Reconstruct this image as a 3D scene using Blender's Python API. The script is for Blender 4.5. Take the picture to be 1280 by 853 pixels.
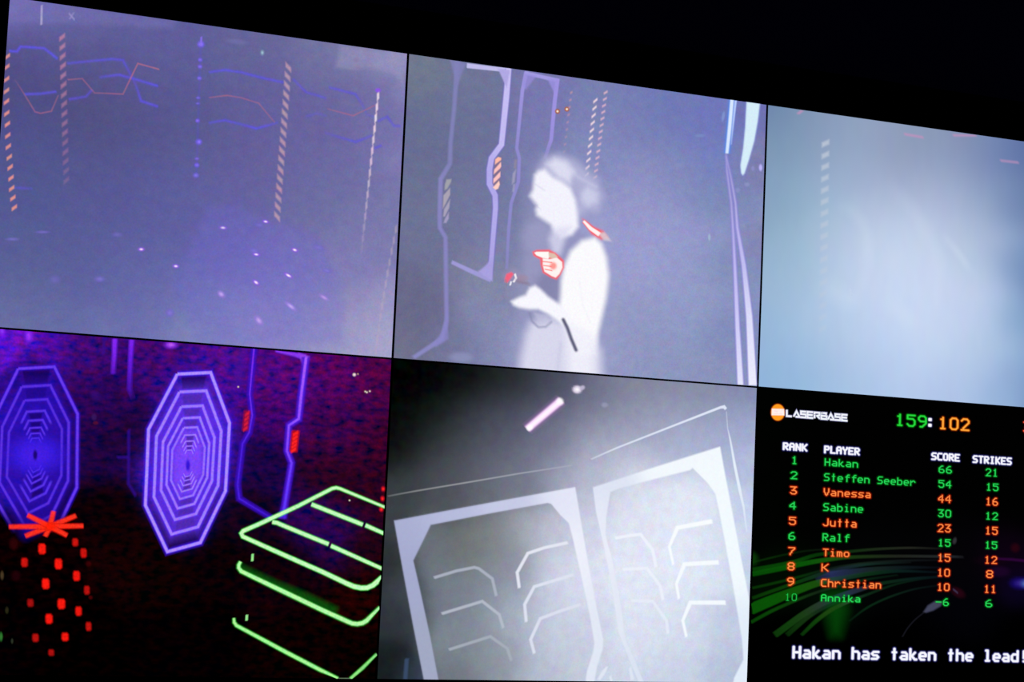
import bpy, math
import numpy as np
from mathutils import Matrix, Vector

for o in list(bpy.data.objects):
    bpy.data.objects.remove(o, do_unlink=True)
SC = bpy.context.scene

# ---------------------------------------------------------------- camera
# The picture shown by the television is a plane: X runs right, Y runs down (metres),
# measured from the top left corner of the picture.  ROT / TR is the camera seen from it.
F = 2434.82
RV = np.array([-0.08076137, -0.39858144, 0.06304179])
TR = np.array([0.0, 0.01482487, 2.30065888])
OX, OY = 0.605, 0.3403125                 # origin used by ROT / TR
CX, CY = 0.7096, 0.3611                   # middle of the television
TVZ = 1.75                                # its height above the floor


def rodrigues(r):
    a = np.linalg.norm(r)
    k = r / a
    K = np.array([[0, -k[2], k[1]], [k[2], 0, -k[0]], [-k[1], k[0], 0]])
    return np.eye(3) + math.sin(a) * K + (1 - math.cos(a)) * K @ K


ROT = rodrigues(RV)
cen = -ROT.T @ TR
cam_data = bpy.data.cameras.new('camera')
cam = bpy.data.objects.new('camera', cam_data)
SC.collection.objects.link(cam)
SC.camera = cam
cam_data.sensor_width = 36.0
cam_data.lens = F * 36.0 / 1280.0
cam_data.clip_start = 0.05
cam_data.clip_end = 50


def wv(v):
    return Vector((v[0], v[2], -v[1]))


m = Matrix.Identity(4)
rt, up, bk = wv(ROT[0]), wv(-ROT[1]), wv(-ROT[2])
for i in range(3):
    m[i][0], m[i][1], m[i][2] = rt[i], up[i], bk[i]
m[0][3] = cen[0] + OX - CX
m[1][3] = cen[2]
m[2][3] = TVZ - (cen[1] + OY - CY)
cam.matrix_world = m

# ---------------------------------------------------------------- world, exposure
wd = bpy.data.worlds.new('dark_room')
SC.world = wd
wd.use_nodes = True
bgn = wd.node_tree.nodes['Background']
bgn.inputs[0].default_value = (0.0009, 0.0007, 0.0050, 1)
bgn.inputs[1].default_value = 1.0
SC.view_settings.view_transform = 'Standard'
SC.view_settings.look = 'None'
SC.view_settings.exposure = 0.0
SC.view_settings.gamma = 1.0
SC.view_settings.use_curve_mapping = False
SC.cycles.transparent_max_bounces = 48


# ---------------------------------------------------------------- helpers
def lin(c):
    c = np.asarray(c, float)
    return np.where(c <= 0.04045, c / 12.92, ((c + 0.055) / 1.055) ** 2.4)


def hx(s):
    s = s.lstrip('#')
    return np.array([int(s[i:i + 2], 16) / 255 for i in (0, 2, 4)])


# photograph -> picture plane (metres)
HM = np.array([[F, 0, 640], [0, F, 426.5], [0, 0, 1]]) @ np.column_stack(
    [ROT[:, 0], ROT[:, 1], TR - ROT @ np.array([OX, OY, 0])])
HI = np.linalg.inv(HM)


def plane(x, y):
    x = np.asarray(x, float)
    y = np.asarray(y, float)
    q = HI @ np.stack([x.ravel(), y.ravel(), np.ones(x.size)])
    return (q[0] / q[2]).reshape(x.shape), (q[1] / q[2]).reshape(x.shape)


def photo(X, Y):
    X = np.asarray(X, float)
    Y = np.asarray(Y, float)
    q = HM @ np.stack([X.ravel(), Y.ravel(), np.ones(X.size)])
    return (q[0] / q[2]).reshape(X.shape), (q[1] / q[2]).reshape(X.shape)


def mesh_from(name, V, Fc, rgba=None, mat=None, parent=None):
    """V (n,3) float, Fc (m,4) int (a triangle repeats its last index)"""
    me = bpy.data.meshes.new(name)
    V = np.asarray(V, float)
    me.from_pydata(V.tolist(), [], [list(dict.fromkeys(f)) for f in np.asarray(Fc).tolist()])
    if rgba is not None:
        at = me.color_attributes.new('tint', 'FLOAT_COLOR', 'POINT')
        at.data.foreach_set('color', np.asarray(rgba, np.float32).ravel())
    if mat:
        me.materials.append(mat)
    o = bpy.data.objects.new(name, me)
    SC.collection.objects.link(o)
    if parent:
        o.parent = parent
    return o


def box(name, x0, x1, y0, y1, z0, z1, mat, parent=None, bev=0.0):
    V = [(x, y, z) for x in (x0, x1) for y in (y0, y1) for z in (z0, z1)]
    Fc = [(0, 1, 3, 2), (4, 6, 7, 5), (0, 4, 5, 1), (2, 3, 7, 6), (0, 2, 6, 4), (1, 5, 7, 3)]
    o = mesh_from(name, V, Fc, None, mat, parent)
    if bev:
        b = o.modifiers.new('bevel', 'BEVEL')
        b.width = bev
        b.segments = 3
    return o


# ---------------------------------------------------------------- materials
def plain(name, col, rough=0.6, spec=0.3, noise=0.0, nscale=40, bump=0.0):
    mt = bpy.data.materials.new(name)
    mt.use_nodes = True
    nt = mt.node_tree
    b = nt.nodes['Principled BSDF']
    b.inputs['Roughness'].default_value = rough
    b.inputs['Specular IOR Level'].default_value = spec
    n = nt.nodes.new('ShaderNodeTexNoise')
    n.inputs['Scale'].default_value = nscale
    n.inputs['Detail'].default_value = 6
    tc = nt.nodes.new('ShaderNodeTexCoord')
    nt.links.new(tc.outputs['Object'], n.inputs['Vector'])
    r = nt.nodes.new('ShaderNodeMapRange')
    r.inputs['To Min'].default_value = 1 - noise
    r.inputs['To Max'].default_value = 1 + noise
    nt.links.new(n.outputs['Fac'], r.inputs['Value'])
    mx = nt.nodes.new('ShaderNodeVectorMath')
    mx.operation = 'SCALE'
    mx.inputs[0].default_value = col
    nt.links.new(r.outputs[0], mx.inputs['Scale'])
    nt.links.new(mx.outputs[0], b.inputs['Base Color'])
    if bump:
        bp = nt.nodes.new('ShaderNodeBump')
        bp.inputs['Strength'].default_value = bump
        bp.inputs['Distance'].default_value = 0.002
        nt.links.new(n.outputs['Fac'], bp.inputs['Height'])
        nt.links.new(bp.outputs[0], b.inputs['Normal'])
    return mt


def noise_chain(nt, base, layers):
    """multiplies base by (1 + amp*(noise-.5)*2) for each layer (scale xyz, amp rgb, add rgb)"""
    tc = nt.nodes.new('ShaderNodeTexCoord')
    out = base
    for (sc, amp, add, detail) in layers:
        mp = nt.nodes.new('ShaderNodeMapping')
        mp.inputs['Scale'].default_value = sc
        nt.links.new(tc.outputs['Object'], mp.inputs['Vector'])
        n = nt.nodes.new('ShaderNodeTexNoise')
        n.inputs['Scale'].default_value = 1.0
        n.inputs['Detail'].default_value = detail
        nt.links.new(mp.outputs[0], n.inputs['Vector'])
        s = nt.nodes.new('ShaderNodeVectorMath')
        s.operation = 'SUBTRACT'
        s.inputs[1].default_value = (0.5, 0.5, 0.5)
        nt.links.new(n.outputs['Color'], s.inputs[0])
        a = nt.nodes.new('ShaderNodeVectorMath')
        a.operation = 'MULTIPLY_ADD'
        a.inputs[1].default_value = [2 * q for q in amp]
        a.inputs[2].default_value = (1, 1, 1)
        nt.links.new(s.outputs[0], a.inputs[0])
        mu = nt.nodes.new('ShaderNodeVectorMath')
        mu.operation = 'MULTIPLY'
        nt.links.new(out, mu.inputs[0])
        nt.links.new(a.outputs[0], mu.inputs[1])
        out = mu.outputs[0]
        if any(add):
            a2 = nt.nodes.new('ShaderNodeVectorMath')
            a2.operation = 'MULTIPLY_ADD'
            a2.inputs[1].default_value = [2 * q for q in add]
            nt.links.new(s.outputs[0], a2.inputs[0])
            nt.links.new(out, a2.inputs[2])
            out = a2.outputs[0]
        mxn = nt.nodes.new('ShaderNodeVectorMath')
        mxn.operation = 'MAXIMUM'
        mxn.inputs[1].default_value = (0, 0, 0)
        nt.links.new(out, mxn.inputs[0])
        out = mxn.outputs[0]
    return out


def pixels(name, layers, alpha=False):
    """light given off by the screen: colour attribute with the camera's own picture noise"""
    mt = bpy.data.materials.new(name)
    mt.use_nodes = True
    nt = mt.node_tree
    nt.nodes.remove(nt.nodes['Principled BSDF'])
    out = nt.nodes['Material Output']
    at = nt.nodes.new('ShaderNodeAttribute')
    at.attribute_name = 'tint'
    em = nt.nodes.new('ShaderNodeEmission')
    col = noise_chain(nt, at.outputs['Color'], layers)
    nt.links.new(col, em.inputs['Color'])
    if alpha:
        tr = nt.nodes.new('ShaderNodeBsdfTransparent')
        mx = nt.nodes.new('ShaderNodeMixShader')
        nt.links.new(at.outputs['Alpha'], mx.inputs[0])
        nt.links.new(tr.outputs[0], mx.inputs[1])
        nt.links.new(em.outputs[0], mx.inputs[2])
        nt.links.new(mx.outputs[0], out.inputs['Surface'])
    else:
        nt.links.new(em.outputs[0], out.inputs['Surface'])
    return mt


G3 = lambda v: (v, v, v)
grain_fine = ((560, 560, 560), (0.20, 0.18, 0.20), (0, 0, 0), 1)
grain_mid = ((90, 90, 110), (0.20, 0.17, 0.13), (0, 0, 0), 2)
M_FEED = {
    1: pixels('violet_camera_picture', [grain_fine, grain_mid, ((9, 9, 9), (.07, .06, .05), (0, 0, 0), 3)]),
    2: pixels('grey_camera_picture', [grain_fine, grain_mid, ((10, 10, 10), (.05, .05, .04), (0, 0, 0), 3)]),
    3: pixels('misty_camera_picture', [((70, 70, 30), (.05, .04, .04), (0, 0, 0), 2),
                                       ((9, 9, 9), (.07, .05, .04), (0, 0, 0), 3)]),
    4: pixels('red_violet_camera_picture', [((85, 85, 150), (2.1, .6, .9), (.004, .0, .0006), 1.5),
                                            ((420, 420, 420), (.5, .3, .4), (0, 0, 0), 1)]),
    5: pixels('foggy_camera_picture', [grain_fine[:1] + ((.12, .12, .14), (0, 0, 0), 1),
                                       ((90, 90, 90), (.16, .16, .16), (.004, .005, .004), 3)]),
    6: pixels('scoreboard_picture', [((80, 80, 80), (.1, .1, .1), (0, 0, 0), 1)]),
}
M_ART = {
    1: pixels('violet_picture_detail', [grain_fine, grain_mid], True),
    2: pixels('grey_picture_detail', [((420, 420, 420), (.10, .10, .08), (0, 0, 0), 1)], True),
    3: pixels('misty_picture_detail', [((200, 200, 200), (.05, .05, .05), (0, 0, 0), 1)], True),
    4: pixels('neon_picture_detail', [((420, 420, 420), (.45, .40, .25), (0, 0, 0), 1)], True),
    5: pixels('foggy_picture_detail', [((300, 300, 300), (.05, .05, .05), (0, 0, 0), 1)], True),
    6: pixels('scoreboard_lettering', [((420, 420, 420), (.10, .14, .20), (0, 0, 0), 1)], True),
}
M_WALL = plain('dark_navy_paint', (0.30, 0.30, 0.34), 0.9, 0.1, 0.15, 14, 0.3)
M_FLOOR = plain('dark_grey_carpet', (0.05, 0.05, 0.055), 0.95, 0.05, 0.3, 90, 0.4)
M_PLASTIC = plain('matte_black_plastic', (0.0012, 0.0012, 0.0013), 0.75, 0.02, 0.1, 300, 0.1)
M_PANEL = plain('unlit_black_panel', (0.0008, 0.0008, 0.0009), 0.6, 0.02, 0.05, 200)
M_STEEL = plain('black_steel', (0.02, 0.02, 0.02), 0.45, 0.4, 0.1, 80)

# ---------------------------------------------------------------- room
wall = box('wall_back', -3.2, 3.2, 0.11, 0.21, 0.0, 3.1, M_WALL)
wall['kind'] = 'structure'
floor = box('floor', -3.2, 3.2, -3.4, 0.21, -0.1, 0.0, M_FLOOR)
floor['kind'] = 'structure'

# ---------------------------------------------------------------- television body
tv = bpy.data.objects.new('television', None)
SC.collection.objects.link(tv)
tv.location = (0, 0, TVZ)
tv.empty_display_size = 0.2
tv['label'] = 'large black wall television split into six pictures, five cameras and a scoreboard'
tv['category'] = 'television'
hw, hh = 0.7125, 0.402
bz = 0.013
box('housing', -hw - bz + .002, hw + bz - .002, 0.004, 0.05, -hh - bz + .002, hh + bz - .002, M_PLASTIC, tv, 0.004)
box('rear_cover', -0.42, 0.42, 0.05, 0.075, -0.27, 0.2, M_PLASTIC, tv, 0.008)
box('wall_bracket', -0.22, 0.22, 0.075, 0.11, -0.16, 0.16, M_STEEL, tv, 0.002)
box('screen_panel', -hw, hw, 0.0004, 0.0042, -hh, hh, M_PANEL, tv)
# the frame: four mitred bars lying flush with the panel
e = 0.0008
fr = []
FV = []
FF = []


def bar(a, b, c, d):
    i = len(FV)
    for (x, z) in (a, b, c, d):
        FV.append((x, -e, z))
    for (x, z) in (a, b, c, d):
        FV.append((x, 0.012, z))
    FF.extend([(i, i + 1, i + 2, i + 3), (i + 7, i + 6, i + 5, i + 4), (i, i + 4, i + 5, i + 1),
               (i + 1, i + 5, i + 6, i + 2), (i + 2, i + 6, i + 7, i + 3), (i + 3, i + 7, i + 4, i)])


ho, vo = hw + bz, hh + bz
for nm, q in (('bezel', ((-ho, vo), (ho, vo), (hw, hh), (-hw, hh))),
              ('bezel', ((-ho, -vo), (-hw, -hh), (hw, -hh), (ho, -vo))),
              ('bezel', ((-ho, -vo), (-ho, vo), (-hw, hh), (-hw, -hh))),
              ('bezel', ((ho, -vo), (hw, -hh), (hw, hh), (ho, vo)))):
    FV.clear()
    FF.clear()
    bar(*q)
    mesh_from(nm, list(FV), list(FF), None, M_PLASTIC, tv)

# ---------------------------------------------------------------- the six pictures
GX, GY = 0.00281, 0.00223
W1, W2, H1, H2 = 0.45462, 0.47942, 0.35640, 0.36355
XS = [(0, W1), (W1 + GX, W1 + GX + W2), (W1 + 2 * GX + W2, W1 + 2 * GX + 2 * W2)]
YS = [(0, H1), (H1 + GY, H1 + GY + H2)]
RECT = {1: XS[0] + YS[0], 2: XS[1] + YS[0], 3: XS[2] + YS[0],
        4: XS[0] + YS[1], 5: XS[1] + YS[1], 6: XS[2] + YS[1]}
DEPTH = {k: 0.0009 for k in RECT}


def local(X, Y, d):
    return np.stack([X - CX, np.zeros(X.shape) - d, -(Y - CY)], -1)


def field_colour(samples, x, y, sig):
    """smooth blend of the colours seen at the sample points"""
    acc = np.zeros(x.shape + (3,))
    ws = np.zeros(x.shape)
    for s in samples:
        sx, sy, c = s[0], s[1], hx(s[2])
        sg = s[3] if len(s) > 3 else sig
        w = np.exp(-((x - sx) ** 2 + (y - sy) ** 2) / (2 * sg * sg)) + 1e-9 / (1 + (x - sx) ** 2 + (y - sy) ** 2)
        acc += w[..., None] * c
        ws += w
    return acc / ws[..., None]


def feed(k, name, label, fn, n=(72, 56)):
    x0, x1, y0, y1 = RECT[k]
    X, Y = np.meshgrid(np.linspace(x0, x1, n[0] + 1), np.linspace(y0, y1, n[1] + 1))
    px, py = photo(X, Y)
    c = lin(np.clip(fn(px, py), 0, 1))
    V = local(X, Y, DEPTH[k]).reshape(-1, 3)
    idx = np.arange(V.shape[0]).reshape(X.shape)
    Fc = np.stack([idx[:-1, :-1], idx[1:, :-1], idx[1:, 1:], idx[:-1, 1:]], -1).reshape(-1, 4)
    rgba = np.concatenate([c.reshape(-1, 3), np.ones((V.shape[0], 1))], 1)
    o = mesh_from(name, V, Fc, rgba, M_FEED[k], tv)
    o['label'] = label
    return o


class Art:
    """one drawn item inside a picture: bands and soft shapes joined into one mesh"""

    def __init__(self, k, parent):
        self.k, self.parent = k, parent
        self.V, self.C, self.Fc, self.n = [], [], [], 0

    def add(self, px, py, rgba, faces, on_plane=False):
        X, Y = (px, py) if on_plane else plane(px, py)
        x0, x1, y0, y1 = RECT[self.k]
        X = np.clip(X, x0, x1)
        Y = np.clip(Y, y0, y1)
        A = (X[faces].max(1) - X[faces].min(1)) * (Y[faces].max(1) - Y[faces].min(1))
        faces = faces[A > 1e-12]
        DEPTH[self.k] += 2.0e-5
        self.V.append(np.stack([X, Y, np.full(X.shape, DEPTH[self.k])], -1))
        c = rgba.copy()
        c[:, :3] = lin(np.clip(c[:, :3], 0, 1))
        self.C.append(c)
        self.Fc.append(faces + self.n)
        self.n += len(X)

    def band(self, pts, w, col, soft=0.8, alpha=1.0, glow=None, cap=True, edge=None):
        """a stripe along pts; w / alpha may be lists.  glow = (extra width, colour, alpha)"""
        P = np.array(pts, float)
        n = len(P)
        w = np.full(n, w, float) if np.isscalar(w) else np.array(w, float)
        a = np.full(n, alpha, float) if np.isscalar(alpha) else np.array(alpha, float)
        if isinstance(col, str):
            cols = np.tile(hx(col), (n, 1))
        else:
            cols = np.array([hx(c) for c in col])
        if cap:
            d0 = P[0] - P[1]
            d1 = P[-1] - P[-2]
            d0 /= np.linalg.norm(d0)
            d1 /= np.linalg.norm(d1)
            P = np.vstack([P[:1] + d0 * soft, P, P[-1:] + d1 * soft])
            P[1] -= d0 * soft * .5
            P[-2] -= d1 * soft * .5
            w = np.concatenate([w[:1], w, w[-1:]])
            a = np.concatenate([[0], a, [0]])
            cols = np.vstack([cols[:1], cols, cols[-1:]])
            n += 2
        d = np.diff(P, axis=0)
        L = np.linalg.norm(d, axis=1, keepdims=True)
        d = d / np.maximum(L, 1e-9)
        nr = np.stack([-d[:, 1], d[:, 0]], -1)
        N = np.zeros((n, 2))
        N[0], N[-1] = nr[0], nr[-1]
        for i in range(1, n - 1):
            s = nr[i - 1] + nr[i]
            q = s / max(np.linalg.norm(s), 1e-6)
            N[i] = q / max(q @ nr[i], 0.5)
        prof = []
        if glow:
            gc = hx(glow[1])
            prof += [(-1, w / 2 + glow[0], gc, 0.0), (-1, w / 2 + glow[0] * .45, gc, glow[2] * .4),
                     (-1, w / 2 + soft, gc, glow[2])]
        else:
            prof += [(-1, w / 2 + soft * .6, None, 0.0)]
        ec = hx(edge) if edge else None
        prof += [(-1, np.maximum(w / 2 - soft * .6, w * .12), ec, 1.0)]
        if edge:
            prof += [(-1, w * .12, None, 1.0)]
        prof = prof + [(1,) + q[1:] for q in reversed(prof)]
        m_ = len(prof)
        px = np.zeros((n, m_))
        py = np.zeros((n, m_))
        rgba = np.zeros((n, m_, 4))
        for j, (sg, off, c, al) in enumerate(prof):
            q = P + N * (sg * off)[:, None]
            px[:, j], py[:, j] = q[:, 0], q[:, 1]
            rgba[:, j, :3] = cols if c is None else c
            rgba[:, j, 3] = a * al
        idx = np.arange(n * m_).reshape(n, m_)
        Fc = np.stack([idx[:-1, :-1], idx[1:, :-1], idx[1:, 1:], idx[:-1, 1:]], -1).reshape(-1, 4)
        self.add(px.ravel(), py.ravel(), rgba.reshape(-1, 4), Fc)
        return self

    def grid(self, bbox, step, fn, on_plane=False):
        """fn(x, y) -> rgba on a grid, empty cells dropped"""
        x0, y0, x1, y1 = bbox
        nx = max(2, int((x1 - x0) / step) + 1)
        ny = max(2, int((y1 - y0) / step) + 1)
        x, y = np.meshgrid(np.linspace(x0, x1, nx), np.linspace(y0, y1, ny))
        c = fn(x, y)
        al = c[..., 3]
        idx = np.arange(x.size).reshape(x.shape)
        Fc = np.stack([idx[:-1, :-1], idx[1:, :-1], idx[1:, 1:], idx[:-1, 1:]], -1).reshape(-1, 4)
        keep = al.ravel()[Fc].max(1) > 0.006
        Fc = Fc[keep]
        used = np.unique(Fc)
        rm = np.zeros(x.size, int)
        rm[used] = np.arange(len(used))
        self.add(x.ravel()[used], y.ravel()[used], c.reshape(-1, 4)[used], rm[Fc], on_plane)
        return self

    def shape(self, pts, col, blur=2.0, alpha=1.0, step=1.5):
        P = np.array(pts, float)
        c = hx(col)

        def fn(x, y):
            a = ramp(sdf(P, x, y), blur) * alpha
            return np.concatenate([np.broadcast_to(c, x.shape + (3,)), a[..., None]], -1)
        return self.grid((P[:, 0].min() - blur, P[:, 1].min() - blur, P[:, 0].max() + blur, P[:, 1].max() + blur),
                         step, fn)

    def blob(self, x0, y0, rx, ry, col, ang=0.0, alpha=1.0, core=None, step=None, hard=1.0):
        c = hx(col)
        cc = hx(core) if core else c
        ca, sa = math.cos(math.radians(ang)), math.sin(math.radians(ang))
        R = max(rx, ry) * 1.5

        def fn(x, y):
            u = ((x - x0) * ca + (y - y0) * sa) / rx
            v = (-(x - x0) * sa + (y - y0) * ca) / ry
            r = np.sqrt(u * u + v * v)
            a = np.clip(1.5 - r, 0, 1)
            a = a * a * (3 - 2 * a)
            a = np.clip(a * hard, 0, 1)
            t = np.clip(1.3 - 1.6 * r, 0, 1)[..., None]
            return np.concatenate([c * (1 - t) + cc * t, (a * alpha)[..., None]], -1)
        return self.grid((x0 - R, y0 - R, x0 + R, y0 + R), step or max(.5, min(rx, ry) / 2.5), fn)

    def done(self, name, label=None, kind=None):
        V = np.concatenate(self.V)
        P3 = local(V[:, 0], V[:, 1], V[:, 2])
        o = mesh_from(name, P3, np.concatenate(self.Fc), np.concatenate(self.C), M_ART[self.k], self.parent)
        if label:
            o['label'] = label
        if kind:
            o['kind'] = kind
        return o


def sdf(P, x, y):
    """signed distance to a closed outline, negative inside"""
    d = np.full(x.shape, 1e9)
    inside = np.zeros(x.shape, bool)
    n = len(P)
    for i in range(n):
        a, b = P[i], P[(i + 1) % n]
        ex, ey = b - a
        wx, wy = x - a[0], y - a[1]
        t = np.clip((wx * ex + wy * ey) / (ex * ex + ey * ey + 1e-12), 0, 1)
        d = np.minimum(d, (wx - t * ex) ** 2 + (wy - t * ey) ** 2)
        if abs(ey) > 1e-9:
            c = ((a[1] > y) != (b[1] > y)) & (x < a[0] + (y - a[1]) * ex / ey)
            inside ^= c
    d = np.sqrt(d)
    return np.where(inside, -d, d)


def dline(P, x, y):
    d = np.full(x.shape, 1e9)
    for a, b in zip(P[:-1], P[1:]):
        a = np.array(a, float)
        e_ = np.array(b, float) - a
        t = np.clip(((x - a[0]) * e_[0] + (y - a[1]) * e_[1]) / (e_ @ e_ + 1e-12), 0, 1)
        d = np.minimum(d, np.hypot(x - a[0] - t * e_[0], y - a[1] - t * e_[1]))
    return d


def ramp(s, blur):
    t = np.clip(.5 - s / blur, 0, 1)
    return t * t * (3 - 2 * t)


def curve(pts, n=6):
    """smooth line through the points (Catmull-Rom)"""
    P = np.array(pts, float)
    P = np.vstack([2 * P[0] - P[1], P, 2 * P[-1] - P[-2]])
    out = []
    for i in range(1, len(P) - 2):
        for t in np.linspace(0, 1, n, endpoint=False):
            a, b, c, d = P[i - 1], P[i], P[i + 1], P[i + 2]
            out.append(.5 * ((2 * b) + (c - a) * t + (2 * a - 5 * b + 4 * c - d) * t * t + (3 * b - 3 * c + d - a) * t ** 3))
    out.append(P[-2])
    return np.array(out)


def dash_column(k, parent, centres, w, h, lean, col, name, label, alpha=1.0, blur=1.8, fade=None):
    """a pole of slanted dashes: w wide, h thick, the right end lean higher than the left"""
    a = Art(k, parent)
    n = len(centres)
    for i, (x, y) in enumerate(centres):
        f = 1.0 if fade is None else fade[0] + (fade[1] - fade[0]) * i / max(1, n - 1)
        l2, h2, w2 = lean / 2, h / 2, w / 2
        a.shape([(x - w2, y + l2 - h2), (x + w2, y - l2 - h2), (x + w2, y - l2 + h2), (x - w2, y + l2 + h2)],
                col, blur, min(1.0, alpha * f), .8)
    return a.done(name, label)


def spots(k, parent, name, items):
    """separate small lights, each an object of its own: (x, y, rx, ry, colour, angle, alpha[, core])"""
    for it in items:
        Art(k, parent).blob(it[0], it[1], it[2], it[3], it[4], it[5], it[6], it[7] if len(it) > 7 else None).done(name)


def lerp_points(p, q, n):
    return [(p[0] + (q[0] - p[0]) * i / (n - 1), p[1] + (q[1] - p[1]) * i / (n - 1)) for i in range(n)]


# ================================================================ picture 1: violet arena, top left
S1 = [(15, 15, '#766db4', 18), (60, 15, '#6f6bb2', 18), (110, 25, '#6966a4', 18), (180, 32, '#6462a0', 25), (60, 50, '#5f5f98', 30), (30, 100, '#504c84', 40),
      (150, 70, '#5a5892', 40), (120, 150, '#50507f', 45), (40, 200, '#505490', 40), (220, 60, '#605f9a', 40),
      (230, 150, '#58588f', 45), (300, 60, '#66669a', 30), (400, 75, '#7272a2', 25), (480, 85, '#8c8ab8', 14),
      (440, 70, '#8080ac', 18), (500, 75, '#938ebe', 12), (502, 120, '#8c88ba', 10), (470, 120, '#7470a4', 25),
      (330, 140, '#635f9a', 45), (410, 160, '#6a669e', 45), (480, 180, '#7a76ae', 30), (497, 200, '#8680b8', 12),
      (150, 240, '#585a98', 50), (60, 280, '#555a96', 50), (230, 260, '#60609e', 40), (320, 230, '#66629e', 45),
      (400, 250, '#7070a4', 40), (480, 290, '#7c7aac', 30), (30, 350, '#5c6298', 40), (110, 340, '#5c609c', 40),
      (200, 340, '#6464a6', 40), (290, 310, '#6a66b4', 35), (350, 340, '#7872bc', 35), (430, 340, '#817eb6', 35),
      (10, 400, '#6c72a6', 30), (70, 400, '#6a70a8', 30), (150, 390, '#6a6eac', 40), (240, 400, '#787cb8', 40),
      (330, 410, '#8c88c4', 40), (420, 410, '#9694c2', 30), (470, 430, '#a6a4cb', 30), (484, 380, '#9c98c4', 20),
      (240, 425, '#8288b8', 18), (130, 415, '#747aae', 18)]
f1 = feed(1, 'camera_feed', 'top left picture of a dim violet arena with dashed light poles and floor sparkles',
          lambda x, y: field_colour(S1, x, y, 40))
a = Art(1, f1)
a.shape([(12, -6), (220, 26), (215, 36), (100, 30), (50, 30), (11, 28)], '#7c76bc', 10, .35)
a.done('bright_ceiling_strip')
a = Art(1, f1)
a.shape([(425, 57), (509, 68), (504, 108), (494, 93), (470, 86), (420, 84)], '#9c98c2', 10, .45)
a.done('bright_wall_corner')
a = Art(1, f1)
a.shape([(240, 300), (258, 262), (290, 257), (306, 266), (339, 276), (377, 287), (404, 308), (425, 350), (430, 430),
         (250, 430), (215, 360)], '#706ac8', 16, .30, 3)
a.done('light_pool_on_floor')
a = Art(1, f1)
a.band([(52, 7), (51.5, 31)], 2.6, '#b3aad6', 1.4, .75)
a.done('white_light_tube')
a = Art(1, f1)
a.band([(86, 17), (93, 25)], 2, '#958fc8', 1.5, .8).band([(92, 16), (87, 24)], 2, '#958fc8', 1.5, .6)
a.done('white_light_mark')
for pts, al in (([(11.5, 64), (21, 64.7), (25.5, 58.5), (55, 60.5), (71.5, 73.5)], .95),
                ([(84, 79.5), (140, 74), (153.5, 75.5), (160.5, 88.5), (169, 105.5), (176, 126.5), (197, 133.5)],
                 [.6, .75, .7, .45, .4, .85, .9]),
                ([(124, 97), (149, 93.7), (166, 98.5), (197, 107.8)], [.4, .9, .8, .9]),
                ([(31, 118), (50.5, 117.5), (70, 114.8)], .75),
                ([(86, 124.5), (107, 121), (115, 112.5)], .55),
                ([(261, 90.6), (281, 87.8), (300.6, 90.6), (329, 98), (354, 103.3)], [.7, .85, .8, .75, .7]),
                ([(366, 99), (382, 115.4), (407.5, 123)], .55),
                ([(411, 109.5), (444, 118), (452, 130), (458, 143.5), (470, 147)], [.6, .7, .3, .3, .3]),
                ([(472, 152), (483.5, 146.3), (492, 157.5), (500, 158)], .6),
                ([(261, 154), (281, 150.5), (298, 154.8), (320, 161), (347, 153.3)], [.5, .8, .6, .9, .5]),
                ([(382, 146), (396, 142), (407.5, 145)], .3),
                ([(406, 166.6), (444, 177.8), (464, 170)], [.3, .7, .5]),
                ([(468, 185.7), (476.5, 182)], .7),
                ([(18, 235), (40, 236)], .4)):
    Art(1, f1).band(pts, 2.3, '#6157dc', 1.4, al, (3, '#5a54c4', .22)).done('blue_light_line')
for pts, al in (([(18, 100), (31, 119.5), (43.5, 140), (50.5, 142), (64, 139.3), (72.5, 119.5)], [.1, .45, .5, .5, .5, .35]),
                ([(84.5, 100), (102.5, 98.5), (118, 116.5), (153.5, 118), (172, 79.7), (198.5, 87)],
                 [.5, .5, .4, .6, .85, .9]),
                ([(261, 122.4), (284, 119.6), (300.6, 122.4), (323, 129.4), (343, 153.3)], [.4, .6, .5, .5, .35]),
                ([(409, 136.5), (441, 145), (468, 132)], [.4, .6, .5])):
    Art(1, f1).band(pts, 1.7, '#a86a88', 1.3, al).done('orange_light_line')
dash_column(1, f1, [(9.0, 71), (8.4, 84), (8.0, 99.5), (7.8, 114), (7.8, 127.5), (8.2, 142), (9, 155.6), (9.4, 170),
                    (10.1, 183.7), (11.3, 197), (12.4, 209.6), (13.5, 223), (14.3, 236), (15.8, 248), (17.6, 260)],
            6.2, 4.0, 4.4, '#e0928c', 'dashed_light_pole', 'bright orange dashed light pole at the left edge', 1, 2.2, (.9, 1))
dash_column(1, f1, lerp_points((77.3, 47), (82.5, 226), 16), 6.6, 5.0, 5, '#b07ca0', 'dashed_light_pole',
            'dull pink dashed light pole', .85, 3.2, (1.1, .3))
dash_column(1, f1, [(359.8 - .0757 * (y - 84), y) for y in np.linspace(84.5, 271, 17)], 6.6, 6.0, -7,
            '#bc98ae', 'dashed_light_pole', 'tall beige dashed light pole', .85, 3.2)
dash_column(1, f1, [(471.8 - .107 * (y - 120), y) for y in np.linspace(120.5, 312, 15)], 2.6, 9.5, 4, '#ecd6e6',
            'dashed_light_pole', 'thin pinkish white dashed light pole', 1, 2.4, (1.15, .06))
a = Art(1, f1)
a.blob(471.6, 113.5, 3.4, 2.6, '#8a50e8', 0, .9)
a.done('purple_light_spot')
dash_column(1, f1, [(494 - .205 * (y - 287) + .00025 * (y - 287) ** 2, y) for y in np.linspace(287, 438, 12)], 2.6, 9, 3,
            '#b8a8bc', 'dashed_light_pole', 'faint beige dashed light pole at the lower right', .5, 2.4)
a = Art(1, f1)
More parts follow.
